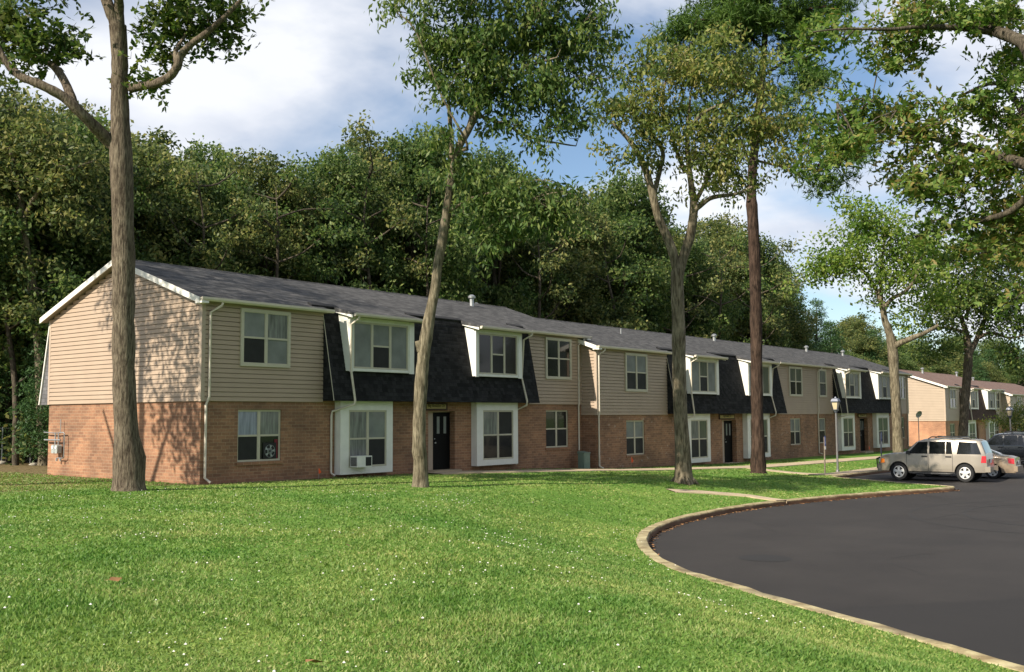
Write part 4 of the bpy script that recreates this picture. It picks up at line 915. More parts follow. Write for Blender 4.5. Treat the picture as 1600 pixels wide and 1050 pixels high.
def px_crown(ells,d0,rng,p=2.2,drand=1.0):
    A=[]
    for e in ells:
        u,v,ru,rv,n=e[:5];dd=e[5] if len(e)>5 else 0
        d=d0+dd;na=max(2,n//4);m=rdir(na,rng)*(rng.random(na)**(1/p))[:,None]
        for x,y,z in m:
            a=P(u+x*ru,v+y*rv,d+z*max(ru,rv)*d/FPX*drand);A.append(a);ax=rng.normal(size=3)*np.array([1,1,.45]);ax/=np.linalg.norm(ax)
            for j in range(1,4): A.append(a+ax*j*.30*min(1.6,max(.55,d/30))*(1 if j<3 else -.5)+rng.normal(size=3)*.10*d/30)
    return np.array(A)
def plant(name,label,cat,base,limbs,clumps,bark,leafM,leaf,group=None,trunkpart='trunk',twr=.012,tw_every=1,rng=RNG,sig=.28):
    t=empty(name,base,label,cat,group);b=np.array(base)
    mb=tree_meshes(limbs,clumps,bark,twr,rng,tw_every)
    mb.v=[(v[0]-b[0],v[1]-b[1],v[2]-b[2]) for v in mb.v];mb.build('trunk',bark,t,smooth=True,ang=80)
    if leaf[0]=='quad': V=leaf_quads(clumps-b,leaf[1],sig,leaf[2],leaf[3],rng,*leaf[4:]);np_mesh('crown',V,4,leafM,t)
    else: V=needles(clumps-b,leaf[1],sig,leaf[2],leaf[3],rng,leaf[4]);np_mesh('crown',V,3,leafM,t)
    return t
def flare(x,y,z,r,h=.5,k=1.9):      # widening at the foot of a trunk
    return [(x,y,z-.3,r*k*1.15),(x,y,z,r*k),(x,y,z+.12,r*(1+(k-1)*.62)),(x,y,z+.35,r*(1+(k-1)*.3)),(x,y,z+.8,r*1.08)]
def roots(x,y,z,r,rng,n=5):
    L_=[]
    for i in range(n):
        a=i*2*math.pi/n+rng.random();L_.append([(x+math.cos(a)*r*.7,y+math.sin(a)*r*.7,z+r*1.1,r*.32),(x+math.cos(a)*r*1.25,y+math.sin(a)*r*1.25,z+r*.35,r*.3),(x+math.cos(a)*r*1.75,y+math.sin(a)*r*1.75,z-.02,r*.22),(x+math.cos(a)*r*2.2,y+math.sin(a)*r*2.2,z-.12,r*.1)])
    return L_
# tree 1: big oak before the gable
d=25.7;rg=np.random.default_rng(11);b=P(201,765,d);b[2]=gz1(b[0],b[1])
lim=[flare(b[0],b[1],b[2],.36,k=1.28)+px_limb([(199,700,41),(194,600,38),(193,500,37),(193,400,37),(191,300,37),(189,240,38)],d)[1:]+px_limb([(188,200,32),(187,140,28),(187,90,27),(184,40,27)],d)[0:],
 px_limb([(186,60,22),(178,30,20),(168,5,18),(155,-40,16,.5),(140,-110,11,1),(120,-180,5,1)],d),px_limb([(186,60,20),(186,20,17),(187,-30,15,-.5),(200,-100,12,-1),(215,-170,6,-1)],d),
 px_limb([(185,232,20),(172,222,22),(150,200,20,-.3),(125,175,18,-.6),(100,152,17,-.8),(65,133,15,-1),(30,118,13,-1),(8,95,11,-1),(-10,60,10,-1),(-40,20,8,-1.2),(-90,-20,5,-1.5)],d),
 px_limb([(120,172,16,-.5),(112,152,15,-.5),(100,125,14,-.3),(85,105,13,0),(60,88,12,.2),(30,68,11,.5),(0,52,9,.8),(-50,20,6,1)],d),
 px_limb([(205,138,17),(222,134,16,-.2),(245,130,16,-.4),(265,120,15,-.5),(277,103,14,-.6),(283,86,13,-.6),(300,68,12,-.7),(322,52,11,-.8),(345,32,9,-.9),(372,5,7,-1),(400,-30,4,-1)],d),
 px_limb([(276,98,10,-.5),(275,80,8,-.4),(285,62,5,-.2),(300,35,3,0)],d)]
cl=px_crown([(255,22,38,28,26),(295,45,38,34,38),(335,30,36,32,30),(374,18,22,16,9),(352,68,16,12,5),(253,68,17,18,8),(262,95,8,10,3),(230,128,24,14,5),(290,-30,90,40,60),
 (25,22,52,32,40),(15,75,38,45,36),(58,62,40,32,24),(102,55,22,34,12),(62,96,22,18,8),(115,70,12,22,5),(-60,30,60,80,50),(60,-60,110,50,80),(200,-130,190,70,150),(215,-60,60,40,30),(120,-140,120,60,80)],d,rg)
plant('oak_tree','largest oak tree with thick straight trunk standing before the sunlit gable wall','tree',b,lim,cl,M['bark1'],M['lf_oak'],('quad',30,.17,.085,-.3,.8,True),rng=rg,sig=.20)
# tree 2: slender leaning tree by the first entrance
d=29.6;rg=np.random.default_rng(12);b=P(657,757,d);b[2]=gz1(b[0],b[1])
lim=[flare(b[0],b[1],b[2],.19,k=1.4)+px_limb([(655,715,24),(655,660,22),(658,600,22),(662,555,22),(667,520,22),(672,490,19),(680,450,17),(684,415,16),(693,360,15),(700,315,14),(709,262,14),(719,226,13),(735,197,13),(748,168,11),(758,150,9)],d)[1:],
 px_limb([(659,548,18),(657,540,17),(655,532,15)],d),px_limb([(684,405,13),(690,395,12,.2),(702,320,10,.5),(706,250,10,.6),(704,200,8,.7),(700,150,6,.7)],d),
 px_limb([(752,160,8),(765,140,7,-.3),(785,125,6,-.5),(820,105,5,-.6),(870,90,3,-.7)],d),px_limb([(748,168,8),(752,135,7,.2),(760,90,6,.4),(765,30,5,.6),(770,-40,4,.8)],d),
 px_limb([(730,205,7),(738,170,6,.5),(742,110,5,.8),(735,50,4,1)],d),px_limb([(745,180,6),(790,195,5,.4),(830,215,4,.5),(880,225,3,.5),(900,228,2,.5)],d),
 px_limb([(760,150,6,.2),(815,110,5,.6),(850,60,4,.9),(880,0,3,1)],d),px_limb([(700,330,8),(715,322,6),(735,310,4,-.3),(770,300,3,-.5)],d),px_limb([(716,235,6),(730,225,5,-.3),(690,150,3,-.6),(650,50,3,-.8),(620,20,2,-.8)],d)]
cl=px_crown([(745,60,70,80,110),(825,40,85,70,110),(895,95,50,70,60),(760,-70,140,60,120),(640,14,44,26,16),(700,110,42,60,45),(690,50,30,30,18),(850,130,70,50,60),(900,180,48,28,22),(695,205,26,40,14),(745,140,50,40,36),(790,185,45,22,16),(855,222,44,12,7),(885,-40,70,50,50),(935,50,24,40,14),(665,60,20,22,6),
 (755,290,50,45,32),(805,320,60,50,40),(855,325,55,40,30),(722,270,24,34,12),(790,370,60,30,20),(900,335,40,40,18)],d,rg)
plant('hickory_tree','slender leaning tree with pale sunlit trunk before the nearest black door','tree',b,lim,cl,M['bark2'],M['lf_t2'],('quad',33,.20,.078,-1.3,.8),rng=rg,sig=.195)
# tree 3: forked yellowing tree
d=36.5;rg=np.random.default_rng(13);b=P(1068,751,d);b[2]=gz1(b[0],b[1])
lim=[flare(b[0],b[1],b[2],.26,k=1.5)+px_limb([(1067,705,25),(1063,640,23),(1061,570,23),(1060,500,22),(1058,440,22),(1060,420,21)],d)[1:],
 px_limb([(1059,425,17),(1050,390,16),(1040,365,15),(1028,338,14),(1020,305,13),(1012,275,12),(1003,252,11),(990,228,9),(975,210,7),(955,190,4)],d),
 px_limb([(1061,425,17),(1070,395,16),(1078,370,16),(1083,340,15),(1084,318,13),(1081,296,11),(1076,255,9),(1074,220,8),(1076,185,5),(1080,140,3)],d),
 px_limb([(1084,330,11),(1098,318,9,-.3),(1115,308,8,-.5),(1150,303,6,-.7),(1175,292,4,-.8)],d),px_limb([(1020,308,9),(1030,270,8,.4),(1035,235,7,.6),(1010,200,5,.8),(985,170,4,1)],d),
 px_limb([(1076,210,6),(1090,185,6,-.2),(1110,170,5,-.4),(1140,155,4,-.5),(1170,120,3,-.6)],d),px_limb([(1070,270,7,.1),(1050,215,6,.5),(1035,160,5,.8),(1045,110,4,.9),(1060,70,3,1)],d),px_limb([(1084,320,8),(1110,270,7,.5),(1130,220,5,.8),(1160,190,4,1),(1200,175,3,1)],d)]
lim+=roots(b[0],b[1],b[2]+.02,.26,rg,5)
cl=px_crown([(985,135,42,55,45),(1050,110,60,45,60),(1120,110,60,50,60),(1180,130,50,45,45),(1010,190,45,42,42),(1075,200,60,42,56),(1150,210,60,42,56),(1225,185,50,35,38),(1235,235,45,28,26),(1165,275,56,26,34),(1090,270,50,36,34),(960,165,24,30,12),(965,245,26,22,8),(1030,250,24,26,10),(1110,60,50,20,16),(1270,160,26,24,10),(1275,225,24,20,8),(1130,240,30,30,20),(950,210,18,26,6),(1000,80,40,26,14)],d,rg)
plant('maple_tree','forked tree with yellowing leaves standing left of the dark pine','tree',b,lim,cl,M['bark2'],M['lf_t3'],('quad',28,.20,.084,-1.1,.8),rng=rg,sig=.20)
# tree 4: pine
d=44.5;rg=np.random.default_rng(14);b=P(1185,738,d);b[2]=gz1(b[0],b[1])
lim=[flare(b[0],b[1],b[2],.30,k=1.35)+px_limb([(1185,700,23),(1183,640,21),(1182,560,20),(1181,480,20),(1179,400,19),(1176,340,19),(1174,300,17),(1178,240,15),(1183,190,14),(1190,130,12),(1195,60,10),(1200,-10,8),(1203,-90,5),(1205,-150,2)],d)[1:],
 px_limb([(1180,225,7),(1210,205,6,-.5),(1245,190,5,-.8),(1265,185,3,-1)],d),px_limb([(1176,270,6),(1160,225,4,.5),(1150,200,3,.8)],d),px_limb([(1190,120,6),(1230,95,5),(1270,80,3,.5),(1290,95,2,.5)],d),px_limb([(1188,150,6),(1150,120,5,.5),(1105,100,4,.8),(1060,90,3,1)],d),
 px_limb([(1193,80,6),(1150,40,5,-.5),(1090,30,3,-1)],d),px_limb([(1195,50,6),(1240,20,5,-.5),(1290,10,3,-1)],d),px_limb([(1178,250,5,0),(1240,262,4,.3),(1300,255,3,.5),(1335,262,2,.6)],d),
 px_limb([(1173,318,8),(1169,312,7,-.2)],d)]
cl=px_crown([(1120,35,70,38,60),(1060,62,32,34,22),(1185,25,60,45,50),(1245,35,55,40,45),(1255,100,34,34,18),(1195,-60,110,50,90),(1295,12,30,22,14),(1278,130,18,34,8),(1130,100,60,24,22),(1050,110,26,20,8),(1225,140,40,26,12),(1200,-130,60,40,30),(1320,235,36,30,16),(1280,262,34,14,8),(1100,170,60,24,10),(1240,200,36,20,10),(1150,215,20,16,5),(1300,285,30,10,5),(1340,200,20,16,5),(1150,-20,80,30,40)],d,rg)
plant('pine_tree','tall dark pine with bare reddish brown trunk and needle tufts at the top','tree',b,lim,cl,M['bark3'],M['lf_pine'],('needle',24,.26,.042,9),rng=rg,sig=.34)
# tree 5 / 6: bright green trees before the far buildings
d=62;rg=np.random.default_rng(15);b=P(1404,714,d);b[2]=gz1(b[0],b[1])
lim=[flare(b[0],b[1],b[2],.30,k=1.25)+px_limb([(1403,690,16),(1400,630,16),(1397,580,16),(1394,540,16),(1388,515,13),(1382,498,11),(1379,470,9)],d)[1:],px_limb([(1394,545,12),(1404,537,10,-.3),(1425,528,9,-.6),(1445,520,7,-1),(1466,508,5,-1.2)],d),
 px_limb([(1380,488,9),(1374,465,8),(1365,445,6,.5),(1345,420,5,.8),(1310,400,3,1)],d),px_limb([(1382,480,8),(1395,466,7,-.3),(1415,455,6,-.6),(1430,435,4,-1),(1440,400,3,-1)],d),px_limb([(1378,470,6),(1376,430,5),(1380,390,4),(1385,350,2)],d)]
cl=px_crown([(1290,405,32,34,26),(1325,365,40,32,34),(1375,350,44,34,36),(1425,378,44,36,38),(1340,415,50,24,30),(1400,420,50,34,36),(1278,440,20,24,9),(1375,455,26,24,12),(1445,440,34,40,26),(1330,335,24,16,7),(1430,500,34,20,14),(1460,470,26,26,14)],d,rg)
plant('oak_tree','bright green tree with pale knobbly trunk behind the beige vehicle bonnet','tree',b,lim,cl,M['bark2'],M['lf_bright'],('quad',44,.25,.14,-.2,.8),rng=rg,sig=.40)
d=70;rg=np.random.default_rng(16);b=P(1505,706,d);b[2]=gz1(b[0],b[1])
lim=[flare(b[0],b[1],b[2],.33,k=1.2)+px_limb([(1504,690,15),(1507,640,15),(1510,600,14),(1513,560,14),(1512,535,12),(1508,515,9),(1500,490,7),(1490,455,5)],d)[1:],px_limb([(1513,555,10),(1524,535,9),(1532,515,8,.5),(1545,485,6,.8),(1560,450,4,1)],d),px_limb([(1528,528,7),(1550,520,6,-.5),(1580,528,4,-1),(1610,520,3,-1)],d),px_limb([(1508,520,6),(1480,512,5),(1455,515,3)],d),px_limb([(1510,500,6),(1520,440,5),(1530,390,3)],d)]
cl=px_crown([(1480,400,44,48,40),(1540,390,54,52,50),(1595,430,46,52,44),(1520,470,66,36,44),(1470,505,36,26,20),(1575,500,46,34,30),(1560,345,50,30,26),(1470,455,40,30,24),(1610,370,40,40,24),(1600,545,40,12,8),(1455,540,22,16,8),(1500,430,70,60,40),(1585,560,40,24,16),(1555,460,60,40,36),(1620,480,40,60,30),(1480,540,26,20,10)],d,rg)
plant('oak_tree','broad dark green tree before the brown roofed block, trunk forking above the eave','tree',b,lim,cl,M['bark1'],M['lf_oak'],('quad',46,.27,.14,-.2,.8),rng=rg,sig=.42)
# overhanging oak whose trunk stands right of the view
d=15;rg=np.random.default_rng(17);b=np.array([-4.6,-31.0,0.]);b[2]=gz1(b[0],b[1])
def toP(q): p=P(q[0],q[1],q[2]);return (p[0],p[1],p[2],q[3])
tr=flare(b[0],b[1],b[2],.34,k=1.5)+[(b[0]+.1,b[1]+.2,3,.33),(b[0]+.1,b[1]+.5,5,.3),(b[0]+.2,b[1]+.7,7,.26),(b[0]+.1,b[1]+.8,9.5,.2),(b[0],b[1]+.6,12,.1)]
j1=(b[0]+.12,b[1]+.6,5.6,.19);j2=(b[0]+.1,b[1]+.4,4.6,.17);j3=(b[0]+.2,b[1]+.7,7,.15)
lim=[tr,smooth([j1]+[toP(q) for q in((1720,120,13,.13),(1600,66,14,.095),(1540,42,15,.075),(1480,18,15.5,.055),(1430,-25,16,.04))]),smooth([toP(q) for q in((1560,52,14.8,.05),(1500,44,14.6,.045),(1440,42,14.4,.035),(1390,46,14.2,.025),(1320,45,14,.015),(1270,50,14,.01))]),
 smooth([j2]+[toP(q) for q in((1720,290,13,.12),(1620,262,14,.09),(1540,238,15,.06),(1450,215,16,.04),(1360,205,16.5,.025),(1290,215,16.5,.012))]),smooth([toP(q) for q in((1640,268,13.8,.07),(1580,330,14.6,.05),(1500,350,15,.035),(1430,370,15.5,.02))]),
 smooth([j3]+[toP(q) for q in((1700,20,14,.1),(1600,-60,15,.07),(1480,-110,16,.04),(1350,-140,16,.02))]),smooth([toP(q) for q in((1630,262,14,.06),(1600,180,15,.05),(1560,130,16,.035),(1500,150,16.5,.02))])]
cl=px_crown([(1400,60,42,32,34),(1385,105,20,18,8),(1430,90,22,16,8),(1300,55,42,22,20),(1268,80,16,16,5),(1450,20,50,22,28),(1520,20,50,26,34),(1580,20,40,26,26),(1580,110,30,50,34),(1545,165,34,30,20),(1500,160,28,24,12),(1590,200,34,50,40),
 (1320,215,44,34,38),(1400,190,40,26,28),(1360,165,34,16,10),(1440,210,40,30,30),(1500,235,40,34,34),(1560,270,44,36,40),(1420,270,42,30,28),(1480,300,40,26,24),(1300,255,26,20,9),(1330,180,26,16,8),
 (1440,300,24,16,8),(1570,350,40,26,26),(1520,370,30,24,14),(1460,365,26,20,9),(1600,310,26,26,16),(1545,400,26,20,9),(1590,400,30,30,16),(1500,340,34,26,16),(1600,450,20,24,8),(1480,405,10,10,2),(1650,200,60,200,110),(1700,0,100,120,90),(1500,-90,160,40,80)],15,rg,drand=1.6)
plant('oak_tree','oak whose leafy boughs hang in from the top right over the parking lot','tree',b,lim,cl,M['bark4'],M['lf_over'],('quad',44,.092,.042,-.1,.7,True),rng=rg,sig=.12)
# pale leaning tree behind the left gable, and the tree outside the frame that shades the gable
d=43;rg=np.random.default_rng(18);b=P(68,716,d);b[2]=gz1(b[0],b[1])
lim=[flare(b[0],b[1],b[2],.2,k=1.3)+px_limb([(66,690,16),(63,600,16),(60,530,16),(55,475,16),(45,420,15),(38,375,14),(34,330,12),(28,280,9),(15,230,6)],d)[1:],px_limb([(36,345,8),(60,300,7,-.5),(100,270,5,-.8),(150,250,3,-1)],d),px_limb([(34,330,7),(0,300,6,.5),(-40,270,4,.8)],d),px_limb([(40,385,5),(34,380,4,-.1)],d)]
cl=px_crown([(20,215,60,50,70),(90,240,60,40,60),(-40,270,50,50,40),(60,300,70,36,50),(140,260,36,36,24),(0,340,50,30,26),(110,330,50,30,24)],d,rg)
plant('oak_tree','tree with a pale leaning trunk behind the rear corner of the gable wall','tree',b,lim,cl,M['bark2'],M['lf_for2'],('quad',32,.24,.12,-.4,.8),rng=rg,sig=.33)
rg=np.random.default_rng(21);b=np.array([-12.5,4.6,0.]);b[2]=gz1(b[0],b[1])
lim=[flare(b[0],b[1],b[2],.28)+smooth([(b[0],b[1],2,.27,),(b[0]+.1,b[1],5,.24),(b[0]+.2,b[1]+.1,8,.2),(b[0]+.3,b[1]+.1,11,.17),(b[0]+.2,b[1],16,.10),(b[0]+.2,b[1],20,.04)]),
 smooth([(b[0]+.1,b[1],6,.12),(b[0]+1.2,b[1]+1,8,.09),(b[0]+2.2,b[1]+2.2,9.6,.05)]),smooth([(b[0]+.2,b[1],7.5,.12),(b[0]+1.5,b[1]-1.3,9,.08),(b[0]+2.6,b[1]-2.6,10,.04)])]
cl=np.vstack([ell((b[0]+1.8,b[1]-2.2,10.2),(1.8,2.2,2.0),84,rg),ell((b[0]+2.2,b[1]-.2,12.2),(1.8,1.8,1.5),56,rg),ell((b[0]+1.6,b[1]-2.9,8.4),(1.2,1.2,1.4),36,rg),ell((b[0]+1.9,b[1]-3.4,11.8),(1.6,1.6,1.6),50,rg),ell((b[0]+.2,b[1]+.5,15.5),(2.8,3.0,1.8),120,rg),ell((b[0]-.2,b[1]+.4,19),(2.6,3.2,1.8),110,rg),ell((b[0]-2.5,b[1]-1.,17),(2,2.4,2),60,rg)])
plant('oak_tree','oak outside the left edge of the photo that shades the gable wall','tree',b,lim,cl,M['bark1'],M['lf_oak'],('quad',10,.27,.13,-.5,.8),rng=rg,sig=.26)
# small ornamental tree by the second block
d=76;rg=np.random.default_rng(19);b=P(1588,706,d);b[2]=gz1(b[0],b[1])
lim=[[(b[0],b[1],b[2]-.2,.09),(b[0],b[1],b[2]+.6,.08),(b[0]+.1,b[1],b[2]+1.3,.06),(b[0],b[1],b[2]+2.2,.03)]]
cl=px_crown([(1578,652,20,12,30),(1595,648,20,14,30),(1590,668,26,10,26),(1612,660,22,16,26),(1570,664,12,8,9)],d,rg)
plant('small_tree','low yellow green ornamental tree behind the far lamp post','tree',b,lim,cl,M['bark4'],M['lf_t3'],('quad',30,.16,.09,-.1,.8),rng=rg,sig=.25)
# ---- forest: a few kinds, copied tree by tree
def forest_kind(seed,leafM,kind):
    rg=np.random.default_rng(seed);H=16.;t=empty({'con':'conifer_tree','bro':'forest_tree','snag':'sparse_tree','bush':'understorey_shrub'}[kind],(0,0,0),'x','tree')
    if kind=='con':
        lim=[[(0,0,-.4,.26),(0,0,4,.22),(0,.1,9,.14),(0,0,H-.3,.02)]];cl=[]
        for z in np.arange(1.6,H,.42):
            R=3.5*(1-(z/H))**.75+.15;n=max(4,int(8.5*R))
            for k in range(n):
                a=rg.random()*6.283;q=R*(.35+.65*rg.random()**.6)*(.8+.4*rg.random());cl.append((q*math.cos(a),q*math.sin(a),z-q*.12+rg.normal()*.15))
        cl=np.array(cl);mb=tree_meshes(lim,cl[::2],None,.014,rg,2)
        V=leaf_quads(cl,38,.30,.28,.085,rg,.2,.5)
    elif kind=='bush':
        lim=[[(0,0,-.2,.06),(0.1,0,1.2,.04),(.1,.2,2.6,.02)],[(0,0,-.2,.05),(-.5,.2,1.2,.03),(-.8,.3,2.2,.02)],[(0,0,-.2,.05),(.4,-.4,1.2,.03),(.9,-.6,2.2,.02)]]
        cl=np.vstack([ell((rg.normal()*1.1,rg.normal()*1.1,1.3+1.9*rg.random()),(1.2,1.2,1.1),34,rg) for _ in range(7)]);mb=tree_meshes(lim,cl,None,.008,rg,3)
        V=leaf_quads(cl,26,.30,.22,.12,rg,-.2,.8)
    elif kind=='snag':
        lim=[smooth([(0,0,-.4,.17),(.1,.1,4,.14),(rg.normal()*.5,.1,8,.10),(rg.normal()*.7,.3,12,.06),(rg.normal()*.9,.2,15,.02)],3)];cl=[]
        for k in range(14):
            z=4.5+k*.7;i=min(len(lim[0])-2,int(z/15*len(lim[0])));a=k*2.4+rg.random();q=(1.5+1.6*rg.random());b0=lim[0][i]
            e=(b0[0]+q*math.cos(a),b0[1]+q*math.sin(a),b0[2]+.6+1.4*rg.random());lim.append(smooth([(b0[0],b0[1],b0[2],.06),(b0[0]+q*.5*math.cos(a+.2),b0[1]+q*.5*math.sin(a+.2),b0[2]+.3+rg.random()*.5,.045),(*e,.02)],3))
            cl.append(ell(e,(1.,1.,.7),13,rg))
        cl=np.vstack(cl);mb=tree_meshes(lim,cl,None,.014,rg,1);V=leaf_quads(cl,20,.26,.24,.13,rg,-.6,.8)
    else:
        hb=3.5+rg.random()*2;lim=[[(0,0,-.4,.27),(rg.normal()*.1,rg.normal()*.1,3,.23),(rg.normal()*.3,rg.normal()*.3,7,.18),(rg.normal()*.5,rg.normal()*.5,11,.10),(rg.normal()*.6,rg.normal()*.6,14.5,.03)]];lobes=[]
        for k in range(15):
            a=k*2.4+rg.random();z=hb+1.0+(H-hb-3.0)*(k/14.);q=(1.0+2.4*math.sin(min(1,(z-hb)/(H-hb)*1.15+.12)*math.pi)**.7)*(.55+.95*rg.random());c=(q*math.cos(a)*.75,q*math.sin(a)*.75,z+rg.normal()*.4)
            lobes.append((c,1.15+.75*rg.random()));z0=max(2.5,z-2.2);i=min(3,int(z0/4));lim.append(smooth([(lim[0][i][0],lim[0][i][1],z0,.09),(c[0]*.5,c[1]*.5,z0+1.2,.06),(c[0]*.9,c[1]*.9,z,.03)],3))
        lobes.append(((lim[0][-1][0],lim[0][-1][1],14.4),1.5))
        lobes.append(((rg.normal(),rg.normal(),13.2),1.7))
        cl=np.vstack([ell(c,(r*1.15,r*1.15,r*.85),int(46*r*r/2.2),rg,2.6) for c,r in lobes]);mb=tree_meshes(lim,cl,None,.012,rg,2)
        V=leaf_quads(cl,42,.25,.215,.12,rg,-.5,.75)
    mb.build('trunk',M['bark4'],t,smooth=True,ang=80);np_mesh('crown',V,4,leafM,t);return t
KINDS=[forest_kind(31,M['lf_for'],'bro'),forest_kind(32,M['lf_for2'],'bro'),forest_kind(33,M['lf_for'],'bro'),forest_kind(34,M['lf_for2'],'bro'),forest_kind(35,M['lf_con'],'con'),forest_kind(36,M['lf_con'],'con')]
SNAG=[forest_kind(51,M['lf_for2'],'snag'),forest_kind(52,M['lf_t2'],'snag')]
BUSH=[forest_kind(41,M['lf_for'],'bush'),forest_kind(42,M['lf_for2'],'bush')]
used=set()
def put(proto,x,y,h,label,cat,group,wid=1.,rz=None):
    o=proto if proto.name not in used else copy_tree(proto);used.add(proto.name)
    o.location=(x,y,gz1(x,y)-.05);s=h/16. if 'bush' not in cat and 'shrub' not in cat else h/3.6
    q=.88+.26*random.random();o.scale=(s*wid*q,s*wid/q,s);o.rotation_euler=(random.gauss(0,.035),random.gauss(0,.035),random.random()*6.28 if rz is None else rz);tag(o,label,cat,group);return o
def ray_at_y(u,Y):
    dv=CF+CR*(u-800)/FPX;t=(Y-CAM[1])/dv[1];return CAM[0]+dv[0]*t,t
def zone(u):
    for a,l in((60,'at the far left'),(200,'behind the gable wall'),(420,'behind the roof right of the gable'),(640,'left of the slender leaning tree'),(900,'right of the slender leaning tree'),(1180,'between forked tree and pine'),(1400,'behind the long block far end'),(1700,'behind the brown roofed block')):
        if u<a: return l
G='trees of the wood behind the buildings'
ROW=[(-70,90,19,0),(0,120,21,1),(75,135,19,2),(140,105,24,3),(215,160,21,1),(285,205,19,0),(345,195,25,2),(405,222,20,3),(450,225,26,0),(505,198,20,2),(565,172,23,1),(625,185,20,0),(690,215,25,3),(750,240,20,2),(815,255,22,1),(870,290,20,3),(925,292,24,0),(985,285,20,2),(1035,300,23,1),(1085,315,20,0),(1130,335,23,3),(1170,350,20,2),(1205,392,22,1)]
for u,v,Y,k in ROW:
    x,t=ray_at_y(u,Y);h=(2+(645-v)/FPX*t-gz1(x,Y))*(.93+.12*random.random())
    put(KINDS[k],x,Y,h,'leafy '+('deep green' if k in(0,2) else 'olive green')+' tree in the wood '+zone(u),'tree',G,.8+.3*random.random())
ROW2=[(-120,160,28,2),(-30,190,29,3),(50,200,28,0),(120,190,30,1),(190,215,29,2),(260,245,28,3),(320,250,30,1),(380,260,29,0),(440,262,32,2),(490,250,29,3),(550,225,31,0),(610,235,29,1),(670,262,32,2),(730,280,29,0),(790,290,31,3),(850,318,29,1),(905,320,31,2),(960,315,29,0),(1020,330,31,3),(1070,345,29,2),(1115,362,31,1),(1155,378,29,0)]
for u,v,Y,k in ROW2:
    x,t=ray_at_y(u,Y);h=(2+(645-v)/FPX*t-gz1(x,Y))*(.80+.16*random.random())
    put(KINDS[k],x,Y,h,'rear rank '+('deep green' if k in(0,2) else 'olive green')+' tree deep in the wood '+zone(u),'tree',G,1.15)
for i,(u,v,Y) in enumerate(((30,150,17),(118,120,17.5),(305,170,16),(430,195,16),(598,160,17),(655,215,16),(835,250,16),(968,262,16),(1055,300,16.5),(1120,325,16),(1180,345,17))):
    x,t=ray_at_y(u,Y);put(SNAG[i%2],x,Y,.9*(2+(645-v)/FPX*t-gz1(x,Y)),'thin sparse pale stemmed tree at the wood edge '+zone(u),'tree',G,1.0)
CON=[(1238,450,22,4,1.3),(1268,468,26,5,1.2),(1300,500,22,4,1.35),(1335,482,40,1,1.2),(1365,515,24,5,1.4),(1395,520,32,0,1.2),(1420,530,24,2,1.3),(1450,520,30,4,1.4),(1480,545,24,3,1.3),(1515,548,24,5,1.5),(1545,545,26,4,1.6),(1580,535,26,5,1.6),(1615,528,27,4,1.6),(1650,530,27,0,1.5),(1215,440,28,4,1.2),(1285,540,19,0,1.1),(1330,545,20,2,1.1),(1375,560,21,1,1.1),(1430,565,21,3,1.2),(1250,500,20,2,1.0),(1560,580,22,2,1.3),(1610,580,22,1,1.3),(1500,585,21,0,1.2),(1530,560,24,1,1.3),(1465,560,23,0,1.3),(1400,545,23,2,1.2),(1590,560,23,0,1.4),(1350,520,25,3,1.2),(1550,525,34,2,1.3),(1485,515,36,0,1.3),(1440,535,23,1,1.3),(1625,545,24,2,1.4),(1320,560,19,0,1.1)]
for u,v,Y,k,wd in CON:
    x,t=ray_at_y(u,Y);h=2+(645-v)/FPX*t-gz1(x,Y)
    put(KINDS[k],x,Y,h,('blue green conifer' if k>3 else 'leafy green tree')+' in the wood '+zone(u),'tree',G,wd)
# dark evergreen in the left gap and bushes under the trees
for u,v,Y,k,wd in((95,395,16,4,1.),(20,430,20,5,1.1),(150,420,15.5,4,.9)):
    x,t=ray_at_y(u,Y);h=2+(645-v)/FPX*t
    put(KINDS[k],x,Y,h,'young dark evergreen growing behind the gable wall and fence','tree','young evergreens behind the gable',wd)
for i,u in enumerate(list(range(-110,240,26))+list(range(240,1700,62))):
    Y=17+3*random.random() if u<240 else 16+3*random.random();Y=Y+ (6 if u<120 else 0);x,t=ray_at_y(u,Y)
    put(BUSH[i%2],x,Y,3.6+2.2*random.random() if u<240 else 4.5,'dark leafy shrub under the trees '+zone(u),'shrub','shrubs under the trees of the wood',1.1)
for i in range(22):     # unseen trees added behind the viewer to darken the window reflections
    x=-35+i*11+random.random()*4;y=-56-random.random()*10
    put(KINDS[i%4],x,y,15+3*random.random(),'added unseen tree behind the viewer that darkens the window reflections','tree','added trees behind the viewer',1.2)
# ------------------------------------------------------------------ grass, clover, litter
rg=np.random.default_rng(5);N=420000
az=.899+np.deg2rad(-30+60*rg.random(N));dd=5.2*np.exp(rg.random(N)**.85*math.log(62/5.2));gxs=CAM[0]+np.sin(az)*dd;gys=CAM[1]+np.cos(az)*dd
ok=(~inpoly(gxs,gys,LOT))&(distpoly(gxs,gys,LOT)>.27)&(~onpath(gxs,gys))&~((gxs>-.05)&(gys>-.12)&(gxs<20.2))&~((gxs>20)&(gys>-.95))&(gys<14)
ok&=~((gys>-.9)&(rg.random(N)<.6)&(gxs>-.3))
gxs,gys,dd=gxs[ok],gys[ok],dd[ok];gzs=gz(gxs,gys,True);n=len(gxs)
a=rg.random(n)*6.283;hgt=(.020+.026*rg.random(n))*(1+.25*np.sin(gxs*1.3)*np.cos(gys*1.1));wd=(.004+.0009*dd)*(.7+.6*rg.random(n));lean=rg.normal(size=(n,2))*.022
base=np.stack([gxs,gys,gzs-.005],1);s=np.stack([np.cos(a)*wd,np.sin(a)*wd,np.zeros(n)],1);tip=base+np.stack([lean[:,0],lean[:,1],hgt],1)
Vg=np.stack([base-s,base+s,tip],1).reshape(-1,3)
